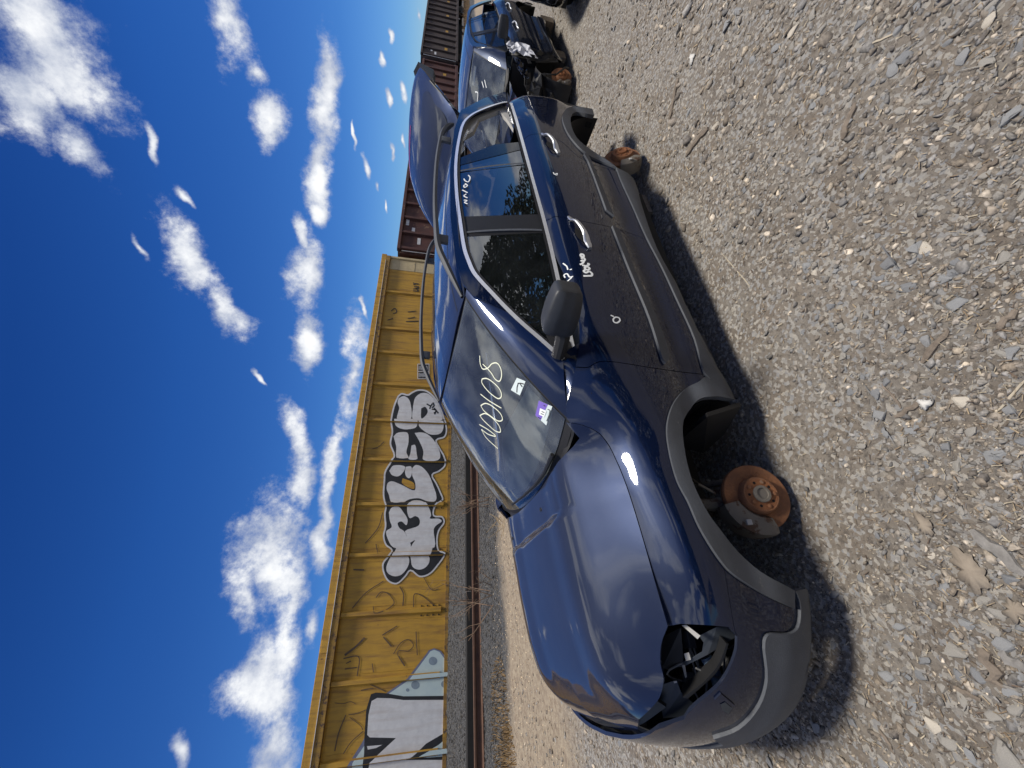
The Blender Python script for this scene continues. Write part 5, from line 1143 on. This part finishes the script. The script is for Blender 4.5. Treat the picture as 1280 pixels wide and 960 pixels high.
for P in [q4([(505, 650), (550, 630), (595, 655), (618, 720), (614, 845), (492, 845), (500, 780), (510, 740), (495, 690)]), q4([(638, 720), (658, 645), (710, 605), (770, 606), (830, 655), (872, 720), (902, 800), (906, 850), (640, 850)]), q4([(462, 850), (672, 850), (668, 915), (610, 935), (540, 935), (480, 905)]), q4([(690, 855), (908, 862), (918, 920), (890, 975), (800, 985), (735, 950), (692, 905)]),
 q3([(562, 40), (590, 12), (640, 2), (682, 10), (690, 90), (672, 175), (690, 225), (590, 225), (585, 130)]), q3([(742, 10), (800, 5), (850, 20), (905, 70), (950, 150), (962, 215), (940, 250), (815, 245), (818, 170), (785, 85)]), q3([(716, 118), (745, 112), (760, 190), (765, 240), (690, 240), (705, 190)]), q3([(525, 335), (560, 290), (662, 300), (640, 352), (600, 382), (548, 370)]), q3([(668, 300), (712, 298), (716, 370), (695, 398), (672, 385), (660, 345)]),
 q3([(722, 312), (752, 285), (800, 298), (858, 358), (898, 450), (930, 558), (918, 594), (850, 594), (780, 570), (700, 578), (640, 606), (545, 605), (522, 540), (503, 490), (512, 440), (545, 424), (625, 452), (742, 502), (748, 440), (722, 372)]),
 q3([(522, 690), (548, 648), (605, 642), (645, 688), (682, 752), (672, 800), (630, 768), (598, 782), (612, 824), (652, 852), (690, 940), (700, 990), (560, 990), (508, 905), (500, 852), (546, 816), (530, 760)]), q3([(678, 630), (720, 592), (800, 592), (850, 625), (884, 715), (872, 742), (955, 745), (975, 766), (930, 800), (906, 835), (912, 990), (780, 985), (745, 930), (700, 950), (672, 885), (662, 850), (778, 802), (785, 752), (750, 722), (702, 740), (680, 690)]),
 q2([(800, -25), (905, -25), (905, 100), (768, 100), (800, 40)]), q2([(915, 30), (960, -30), (1085, -30), (1085, 60), (1060, 100), (910, 100)]), q2([(758, 100), (895, 100), (906, 140), (890, 190), (840, 248), (780, 258), (730, 228), (724, 180)]), q2([(916, 100), (1062, 100), (1064, 150), (1030, 192), (980, 206), (932, 182)])]:
    spray(P, 'gwhite', 'graffiti_letter', 3+layer[0]*.055); layer[0] += 1
spray(q4([(712, 745), (748, 730), (772, 770), (752, 812), (715, 838)]), 'gblack', 'graffiti_counter', 4); spray(q3([(730, 735), (770, 730), (785, 765), (760, 800), (720, 812), (705, 780)]), 'gblack', 'graffiti_counter', 4); spray(q3([(640, 398), (735, 440), (738, 490), (635, 440)]), 'yellow', 'graffiti_gap', 4)
for s in ([(762, 703), (800, 720), (815, 700)], [(800, 720), (790, 750)], [(820, 690), (830, 720), (812, 740)], [(810, 750), (850, 765), (830, 790)], [(835, 800), (845, 780)], [(830, 740), (870, 790)]): strokeB(q4(s), 1.6, 'gblack', 'tag_stroke', 5)
# mint piece and block letter at the near end
spray(q1([(1100, -55), (1165, -35), (1215, 30), (1225, 420), (720, 420), (590, 560), (420, 960), (-60, 960)] if False else [(1045, -20), (1060, -45), (1105, -62), (1160, -40), (1205, 20), (1222, 60), (1224, 330), (1222, 1000), (380, 1000), (410, 880), (530, 690), (720, 300), (890, 180)]), 'gslate', 'graffiti_outline', 1, False)
spray(q1([(1055, -10), (1075, -38), (1105, -50), (1150, -32), (1192, 30), (1212, 70), (1214, 330), (1212, 1000), (430, 1000), (455, 850), (545, 720), (745, 300), (905, 190)]), 'gmint', 'graffiti_fill', 2, False)
for c, r in (((1095, 40), 34), ((955, 232), 34), ((893, 272), 14), ((1190, 225), 30)): spray(q1([(c[0]+r*math.cos(t), c[1]+r*math.sin(t)) for t in np.linspace(0, 6.28, 16)[:-1]]), 'gblue', 'graffiti_dot', 3, False)
spray(q1([(600, 305), (640, 292), (720, 298), (860, 322), (1214, 318), (1214, 1000), (520, 1000), (545, 780), (548, 640), (562, 430)]), 'gblack', 'graffiti_shadow', 3, False)
spray(q1([(605, 360), (650, 335), (760, 338), (860, 352), (1214, 350), (1214, 598), (1040, 700), (1000, 740), (930, 800), (880, 830), (1214, 830), (1214, 1000), (560, 1000), (590, 850), (800, 655), (590, 650), (570, 630), (580, 470)]), 'gwhite', 'graffiti_letter', 4, False)
spray(q1([(975, 805), (1140, 710), (1210, 650), (1210, 800), (1060, 812)]), 'gmint', 'graffiti_fill', 5, False); spray(q1([(568, 720), (690, 710), (640, 735), (575, 748)]), 'gwhite', 'graffiti_fill', 5, False)
for P, w in ((q1([(400, 470), (340, 620), (310, 760)]), 2), (q1([(430, 490), (520, 560), (535, 590)]), 1.6), (q1([(540, 600), (440, 690), (380, 780)]), 1.8), (q1([(310, 375), (380, 380), (440, 365), (480, 385)]), 1.4), (q1([(560, 430), (500, 455), (420, 470)]), 1.6), (q1([(820, 0), (870, 80)]), 3), (q1([(520, 275), (620, 255)]), 2), (q1([(590, 225), (720, 285)]), 2),
 (q2([(450, 515), (560, 390), (700, 298)]), 1.8), (q2([(640, 430), (680, 385), (740, 400), (785, 475), (630, 555), (620, 500)]), 1.8), (q2([(830, 340), (860, 400), (855, 495)]), 2.4), (q2([(940, 505), (950, 400), (1000, 410), (1110, 495)]), 1.8), (q2([(1020, 265), (1090, 370), (1140, 360)]), 1.5), (q2([(550, 750), (480, 820), (390, 890)]), 4), (q2([(690, 730), (810, 655)]), 2), (q2([(700, 745), (765, 820)]), 3), (q2([(960, 700), (970, 890)]), 2), (q2([(815, 895), (820, 855), (900, 855), (940, 810), (900, 765), (840, 790), (780, 880)]), 1.6),
 (q1([(380, 20), (500, 5), (490, 160)]), 2.2), (q1([(390, 105), (490, 90)]), 2), (q1([(610, 60), (620, 130)]), 1.8), (q1([(440, 40), (400, 60)]), 2), (q3([(470, 690), (430, 820), (320, 955)]), 1.8), (q3([(480, 85), (430, 130), (380, 145)]), 1.4), (q2([(640, 0), (655, 80)]), 1.8), (q2([(460, 205), (545, 208)]), 3)):
    strokeB(P, w*.62, 'gtag')
# stencilled data panel
for a, b in (((680, 335), (785, 335)), ((680, 470), (785, 470)), ((680, 335), (680, 470)), ((785, 335), (785, 470)), ((680, 402), (785, 402))): strokeB(q4([a, b]), .8, 'gwhite', 'data_panel_line', 2)
for P in (q4([(686, 340), (780, 340), (780, 398), (686, 398)]), q4([(686, 408), (780, 408), (780, 465), (686, 465)])): spray(P, 'gblack', 'data_panel', 1, False)
rs = random.Random(3)
for k in range(10): x = 692+k*8.5; strokeB(q4([(x, 348+rs.random()*8), (x, 385+rs.random()*8)]), .5, 'gwhite', 'data_panel_text', 2); strokeB(q4([(x, 415+rs.random()*8), (x, 450+rs.random()*8)]), .5, 'gwhite', 'data_panel_text', 2)
q5 = lambda a: [(450+.1146*x, 310+.1146*y) for x, y in a]
for s in ([(580, 380), (600, 400), (580, 400)], [(600, 390), (640, 395)], [(590, 425), (640, 425)], [(580, 450), (645, 440)], [(610, 440), (640, 475)], [(580, 470), (640, 475)]): strokeB(q5(s), 1.2, 'gblack', 'stencil_mark')
for s in ([(340, 690), (380, 660), (400, 700), (360, 720)], [(300, 790), (360, 770)], [(520, 770), (560, 765), (600, 755)], [(500, 805), (640, 800)], [(520, 700), (610, 690)]): strokeB(q5(s), 1., 'gblack', 'tag_stroke')
# ---- brown gondola cars
def gondola(x0, x1, top, mat, label, rows, first):
    g = empty('gondola_car', ((x0+x1)/2, 15.4, -.64)); tag(g, label, 'freight car', 'brown gondola cars')
    def rel(o): o.parent = g; o.matrix_parent_inverse = Matrix.Translation(-g.location); return o
    n = rows; w = (x1-x0-.9)/n; z0 = .42
    for k in range(n):
        a = x0+.45+k*w; rel(MB().box((a+w/2, YB+.12, (z0+top)/2), (w-.01, .05, top-z0)).build('side_sheet', mat))
    for k in range(n+1):
        a = x0+.45+k*w; rel(MB().box((a, YB+.03, (z0+top-.1)/2), (.16, .16, top-.1-z0), bev=.015).build('stake', mat))
    rel(MB().box(((x0+x1)/2, YB+.03, top-.05), (x1-x0-.6, .2, .16), bev=.02).build('top_chord', mat)); rel(MB().box(((x0+x1)/2, YB+.06, z0), (x1-x0-.5, .2, .22), bev=.02).build('side_sill', mat))
    rel(MB().box(((x0+x1)/2, 16.85, (z0+top)/2), (x1-x0-.8, .08, top-z0)).build('far_side', mat))
    for e in (x0+.42, x1-.42): rel(MB().box((e, 15.45, (z0+top)/2+.1), (.1, 2.75, top-z0-.2)).build('end_wall', mat))
    for e, s in ((x0+.30, -1), (x1-.30, 1)):
        for y in (14.2, 15.0, 15.9, 16.7): rel(MB().box((e, y, (z0+top)/2), (.18, .12, top-z0-.1)).build('end_post', mat))
        for zz in (1.2, 2.0, 2.7): rel(MB().box((e+s*.02, 15.45, zz), (.12, 2.7, .12)).build('end_rail', mat))
        rel(MB().tube([(e+s*.05, YB+.02, .5), (e+s*.05, YB+.02, top-.2)], .02, 6).build('grab_iron', 'gwhite')); rel(MB().tube([(e, 15.4, .15), (e+s*.6, 15.4, .15)], .08, 8).build('coupler', 'gear_shade'))
    rel(MB().box(((x0+x1)/2, 15.4, .38), (x1-x0-.9, 2.6, .14)).build('floor', 'gear_shade'))
    rel(MB().box(((x0+x1)/2, 15.4, .1), (x1-x0-5.5, .5, .5)).build('centre_sill', 'gear_shade'))
    truck(x0+2.4, g, rel); truck(x1-2.4, g, rel)
    rr = random.Random(first)
    for k in range(1, n, 3): a = x0+.45+k*w+w/2; rel(MB().box((a, YB+.088, 1.35), (w*.45, .01, .24)).build('reflector', 'yellow')) 
    for k in range(3): rel(MB().box((x0+1.2+k*.0+rr.uniform(.1, .9)*k, YB+.088, 2.2+.33*k), (w*.4, .01, .16)).build('stencil', 'gwhite'))
M['brown1'] = plain('gondola_oxide', (.105, .040, .030), .8, scale=2.5, col2=(.06, .030, .026), spots=((.20, .12, .075), .6, 4), bump=.2, bscale=14); M['brown2'] = plain('gondola_dusty', (.075, .052, .044), .85, scale=2, col2=(.045, .035, .032), spots=((.17, .13, .10), .62, 5), bump=.2, bscale=14)
gondola(16.6, 28.6, 3.19, 'brown1', 'red-brown gondola car coupled next to the yellow boxcar', 9, 1); gondola(28.9, 40.4, 3.1, 'brown1', 'purple-brown gondola car half hidden behind the raised hatch, yellow reflectors on it', 9, 2)
gondola(40.8, 58.0, 3.35, 'brown2', 'dusty grey-brown gondola car with white stencils above the crashed car', 12, 3); gondola(58.4, 76, 3.35, 'brown2', 'farthest dusty gondola car at the end of the train', 12, 4)
# ---- weeds by the track
M['twig'] = plain('dry_twig', (.27, .18, .115), .9)
def weed(px, py, h, n, seed, label, spread=.5):
    b = Vector(on_y(px, py, 8.6)); b.z = float(gz(b.x, b.y)); rr = random.Random(seed); m = MB()
    def grow(p, d, L, r, lev):
        q = p+d*L*.5+Vector((rr.gauss(0, .03), rr.gauss(0, .03), 0))*L; e = q+(d+Vector((rr.gauss(0, .2), rr.gauss(0, .2), rr.gauss(0, .1)))).normalized()*L*.5; m.tube([p, q, e], [r, r*.8, r*.5], 5)
        if lev:
            for k in range(2+rr.randrange(2)): grow(p.lerp(e, rr.uniform(.35, .95)), (d+Vector((rr.gauss(0, .6), rr.gauss(0, .4), rr.gauss(.1, .4)))).normalized(), L*rr.uniform(.35, .6), r*.55, lev-1)
    for k in range(n): grow(b+Vector((rr.uniform(-.12, .12), rr.uniform(-.1, .1), -.03)), Vector((rr.gauss(0, spread), rr.gauss(0, .25), 1)).normalized(), h*rr.uniform(.6, 1), .009, 2)
    tag(m.build('dead_weed', 'twig', None, False, 'stuff'), label, 'weed', kind='stuff')
weed(618, 627, .75, 6, 1, 'leafless brown weed stems by the rail behind the windscreen corner', .25); weed(612, 752, 1.1, 4, 2, 'tall bare branching twig leaning before the yellow boxcar', .8); weed(606, 735, .55, 3, 5, 'low bare stems beside the tall branching twig', .5)
# dry grass
def tuft(x, y, r, n, h, seed, label, mat):
    rr = np.random.default_rng(seed); a = rr.uniform(0, 6.28, n); q = r*np.sqrt(rr.random(n)); X, Y = x+q*np.cos(a), y+q*np.sin(a)*.6; Z = gz(X, Y); hh = h*rr.uniform(.4, 1, n); lx, ly = rr.normal(0, .35, n)*hh, rr.normal(0, .35, n)*hh; w = .006+h*.012
    V = np.stack([np.c_[X-w, Y, Z], np.c_[X+w, Y, Z], np.c_[X+lx, Y+ly, Z+hh]], 1).reshape(-1, 3); o = np_mesh('dry_grass', V, np.arange(3*n).reshape(-1, 3), mat, kind='stuff'); tag(o, label, 'grass', kind='stuff')
M['drygrass'] = plain('dry_grass', (.30, .19, .08), .9, col2=(.20, .13, .06), scale=3); M['greengrass'] = plain('green_grass', (.10, .13, .04), .9)
tuft(46, 12.2, 3.2, 1500, .75, 1, 'tan clump of tall dry grass before the far gondola wheels', 'drygrass'); tuft(-1.6, 7.9, .7, 500, .10, 2, 'low dry grass strip at the verge left of the bonnet', 'drygrass'); tuft(-1.0, 8.3, .9, 700, .08, 3, 'short straw-coloured grass along the ballast foot', 'drygrass')

# ------------------------------------------------------------------ the other cars (same family of panels, other paint and proportions)
def override(o, mat):
    if o.material_slots: o.material_slots[0].link = 'OBJECT'; o.material_slots[0].material = M[mat]
def copy_parts(root, keep, swap):
    made = {}
    for ch in [c for c in suv.children if c.name.split('.')[0] in keep]:
        c = ch.copy(); COL.objects.link(c); c.parent = root; made.setdefault(ch.name.split('.')[0], []).append(c)
        k = ch.data.materials[0].name if ch.data and ch.data.materials else ''
        for a, b in swap.items():
            if k == M[a].name: override(c, b)
        for g in [g for g in ch.children if not g.name.startswith(('painted', 'sticker', 'registration', 'inspection', 'door_moulding', 'handle_recess', 'wiper', 'mirror'))]:
            d = g.copy(); COL.objects.link(d); d.parent = c
            k = g.data.materials[0].name
            for a, b in swap.items():
                if k == M[a].name: override(d, b)
    return made
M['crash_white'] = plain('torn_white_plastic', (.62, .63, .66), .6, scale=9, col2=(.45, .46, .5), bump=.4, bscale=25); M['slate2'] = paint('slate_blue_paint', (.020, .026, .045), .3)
c2 = empty('crashed_car', (5.75, 2.66, .0)); c2.scale = (.74, .97, .87)
tag(c2, 'slate-blue crashed car with its front torn off, parked behind the navy wagon', 'car')
copy_parts(c2, {'front_door', 'rear_door', 'rear_quarter', 'roof', 'windscreen', 'cant_rail', 'front_pillar', 'middle_pillar', 'rear_pillar', 'window_seal', 'seat', 'dashboard', 'headlining', 'floor_pan', 'rocker_cladding', 'scuttle', 'steering_wheel', 'door_lining', 'tail_edge_trim', 'glass_channel', 'wheel_house'}, {'navy': 'slate2', 'trim': 'black'})
def C2(x, y, z): return (x/.74, -y/.97, z/.87)
MB().box((3.35, 0, .75), (.06, 1.4, .9), bev=.03).build('tail_panel', 'black', c2, True)
for o, c in ((Vector(C2(0, .82, .185)), 1), (Vector(C2(0, -.82, .185)), -1)): pass
cg = empty('tmp', (0, 0, 0)); bpy.data.objects.remove(cg)
for sg in (1, -1):
    b = brake('brake_disc', c2, (0, -.82*sg/.97, .185/.87), math.radians(6), math.radians(22), .145, .075, False, sg < 0); b.scale = (1, 1, 1)
    MB().tube([C2(.05, .74*sg, .2), C2(.1, .5*sg, .28), C2(.2, .3*sg, .3)], [.03, .03, .04], 8).build('control_arm', 'steel', c2, True)
    MB().tube([C2(-.10, .78*sg, .20), C2(-.16, .7*sg, .34), C2(-.3, .55*sg, .42)], [.022, .022, .03], 8).build('strut', 'steel', c2, True)
MB().box(C2(.34, 0, .50), (.06, 1.45, .55)).build('bulkhead', 'dark', c2)
MB().box(C2(-.2, 0, .38), (.55, .9, .3), bev=.04).build('engine', 'steel', c2, True)
# front inner wing, torn plastic and hanging trim
rr = random.Random(8)
def crumple(name, mat, P, seed, amp=.03, n=9, th=.004):
    """crumpled sheet over a quad of points"""
    r = random.Random(seed); A, B, C, D = [Vector(C2(*p)) for p in P]; V = []; F = []
    for i in range(n):
        for j in range(n):
            u, v = i/(n-1), j/(n-1); p = A.lerp(B, u).lerp(D.lerp(C, u), v); e = .3 if i in (0, n-1) or j in (0, n-1) else 1
            V.append(p+Vector((r.gauss(0, amp), r.gauss(0, amp), r.gauss(0, amp)))*e)
    for i in range(n-1):
        for j in range(n-1):
            if (i in (0, n-2) or j in (0, n-2)) and r.random() < .16: continue
            k = i*n+j; F.append((k, k+1, k+n+1, k+n))
    o = mesh_obj(name, V, F, mat, c2); s = o.modifiers.new('thick', 'SOLIDIFY'); s.thickness = th; return o
crumple('torn_wing', 'crash_white', [(.18, .84, .80), (.50, .84, .86), (.42, .90, .62), (.05, .90, .50)], 3, .018)
crumple('torn_liner', 'dark', [(-.05, .86, .62), (.46, .86, .66), (.46, .86, .22), (.20, .86, .22)], 4, .012); crumple('torn_bumper', 'dark', [(-.55, .55, .60), (-.18, .80, .66), (-.10, .82, .34), (-.60, .55, .20)], 14, .03); crumple('bent_panel', 'black', [(-.5, -.6, .62), (-.5, .5, .64), (.2, .6, .78), (.2, -.6, .78)], 15, .03)
crumple('bent_wing_edge', 'black', [(-.25, .80, .70), (.2, .82, .78), (.2, .80, .70), (-.25, .78, .6)], 5, .02)
MB().tube([C2(.55, .86, .86), C2(.52, .95, .90), C2(.60, 1.0, .95)], [.02, .03, .035], 8).build('mirror_stub', 'dark', c2, True)
MB().tube([C2(-.1, .8, .45), C2(-.2, .86, .30), C2(-.05, .9, .18), C2(.02, .88, .12)], .012, 6).build('hanging_cable', 'dark', c2, True)
write(WS, [[(566, 300), (575, 312), (572, 330)], [(590, 300), (596, 320)], [(600, 305), (606, 330)]], lambda x, y: (x+20, y+180), .012, 'ink', 'painted_scribble', None)
sc = bpy.data.objects['painted_scribble.001'] if 'painted_scribble.001' in bpy.data.objects else None
for o in [o for o in bpy.data.objects if o.name.startswith('painted_scribble') and o.parent is None]: o.parent = c2
# a third car at the picture's edge
c3 = empty('parked_car', (7.05, .62, .02)); tag(c3, 'black car showing only its bumper corner at the edge of the picture', 'car')
copy_parts(c3, {'front_door', 'rear_door', 'rear_quarter', 'roof', 'windscreen', 'cant_rail', 'front_pillar', 'middle_pillar', 'rear_pillar', 'floor_pan', 'rocker_cladding', 'bonnet', 'front_wing', 'front_bumper', 'bumper_lower', 'nose_strip', 'arch_trim', 'seat', 'dashboard', 'headlining', 'door_lining', 'wheel_house', 'scuttle'}, {'navy': 'black', 'trim': 'black'})
MB().box((3.35, 0, .8), (.06, 1.4, .9), bev=.03).build('tail_panel', 'black', c3, True)
for sg in (1, -1):
    a0, a1 = s_of_x(-.72), s_of_x(-.55); fo = panel('fog_lamp', SIDE, rrect(a0, a1, .16, .30, .05), 'satin', c3, sg < 0, gap=0, thick=.02, step=.03, off=.016); panel('fog_lens', SIDE, rrect(a0+.02, a1-.02, .18, .28, .04), 'black', fo, sg < 0, gap=0, thick=0, step=.03, off=.019)
    for x in (0, 2.707):
        w = MB().lathe([(.0, .02), (.18, .03), (.20, .0), (.27, .0), (.33, -.02), (.34, -.06), (.34, -.16), (.3, -.2), (0, -.2)], (x, -.86*sg, .30), (0, -sg, 0), 36).build('wheel', 'rubber', c3, True)
# supports that carry the wheel-less cars
for x, y, w in ((1.35, 1.75, 'near front sill of the navy wagon'), (1.35, 2.85, 'far front sill of the navy wagon'), (2.75, 1.75, 'near rear sill of the navy wagon'), (2.75, 2.85, 'far rear sill of the navy wagon'), (6.6, 2.1, 'near front sill of the crashed car'), (6.6, 3.2, 'far front sill of the crashed car'), (7.9, 2.1, 'near rear sill of the crashed car'), (7.9, 3.2, 'far rear sill of the crashed car')):
    z = .21 if x < 4 else .19; z += (y-2.25)*.044 if x < 4 else 0
    o = MB().box((0, 0, z/2), (.22, .4, z), bev=.008).build('support_block', 'wood'); o.location = (x, y, 0); tag(o, 'rough wooden block carrying the '+w, 'block', 'wooden blocks under the cars')

# ------------------------------------------------------------------ trees behind the camera (they stand in the window reflections)
M['needle'] = plain('evergreen', (.035, .055, .022), .8, col2=(.018, .030, .013), scale=1.2); M['bark'] = plain('bark', (.075, .06, .048), .95, scale=6, bump=.4, bscale=20)
def evergreen(seed, H, R):
    r = np.random.default_rng(seed); n = 5200; h = 1-r.random(n)**.75; a = r.uniform(0, 6.283, n); lobe = 1+.28*np.sin(a*3+seed+h*9)+.2*np.sin(a*5-h*21); q = R*(1-h**1.6)*lobe*(.35+.65*r.random(n)**.5)+.15; z = H*(.04+.96*h)-q*.12; c = np.stack([q*np.cos(a), q*np.sin(a), z], 1)
    s = r.uniform(.14, .34, n)[:, None]; d1 = r.normal(0, 1, (n, 3)); d1 /= np.linalg.norm(d1, axis=1)[:, None]; d2 = np.cross(d1, r.normal(0, 1, (n, 3))); d2 /= np.linalg.norm(d2, axis=1)[:, None]
    V = np.stack([c-d1*s, c+d2*s*.5, c+d1*s, c-d2*s*.5], 1).reshape(-1, 3); return V, np.arange(4*n).reshape(-1, 4)
def bare(seed, H):
    rr = random.Random(seed); m = MB()
    def grow(p, d, L, r, lev):
        P = [p]; q = p
        for k in range(3): d = (d+Vector((rr.gauss(0, .16), rr.gauss(0, .16), rr.gauss(.05, .1)))).normalized(); q = q+d*L/3; P.append(q)
        m.tube(P, [r, r*.85, r*.7, r*.55], 6 if lev > 2 else 4)
        if lev:
            for k in range(3 if lev > 1 else 4): t = rr.uniform(.45, 1); i = min(int(t*3), 2); pp = P[i].lerp(P[i+1], t*3-i); grow(pp, (d+Vector((rr.gauss(0, .7), rr.gauss(0, .7), rr.gauss(.15, .35)))).normalized(), L*rr.uniform(.5, .75), r*.5, lev-1)
    grow(Vector((0, 0, -.1)), Vector((0, 0, 1)), H*.42, H*.02, 5); return m
ev = []
for k, (H, R) in enumerate(((13.5, 3.4), (12, 3.0), (14.5, 3.6))):
    V, F = evergreen(k+1, H, R); o = np_mesh('crown', V, F, 'needle'); tr = MB().tube([(0, 0, -.2), (0, 0, H*.5), (0, 0, H*.97)], [.24, .15, .03], 10).build('trunk', 'bark'); ev.append((o, tr))
used = set(); rt = random.Random(12)
PLACE = [('crooked', -15.5, -19), ('broad', -10.5, -20.5), ('narrow', -6.4, -19), ('dense', -2.1, -20.6), ('tall', 2.2, -19), ('ragged', 6.8, -19.6), ('full', 11.2, -17.0), ('slim', 15.6, -18), ('leaning', 20.5, -16.4), ('outermost', 25.5, -18)]
for i, (w, x, y) in enumerate(PLACE):
    root = empty('evergreen_tree', (x, y, 0), (0, 0, rt.uniform(0, 6))); tag(root, f'{w} dark evergreen tree of the row behind the camera, seen in the window reflections', 'tree', 'evergreens behind the camera')
    for src in ev[i % 3]:
        if src.name in used: c = src.copy(); COL.objects.link(c); c.name = src.name.split('.')[0]
        else: c = src; used.add(src.name)
        c.parent = root
for i, (x, y, H, lab) in enumerate(((4.6, -10.0, 10.5, 'forked bare tree standing nearest behind the camera'), (-1.2, -10.5, 10, 'slender bare tree standing behind the camera on the left'), (9.5, -10.5, 11, 'tall bare tree standing behind the camera on the right'))):
    t = empty('bare_tree', (x, y, 0)); tag(t, lab, 'tree'); bare(20+i, H).build('branches', 'bark', t)
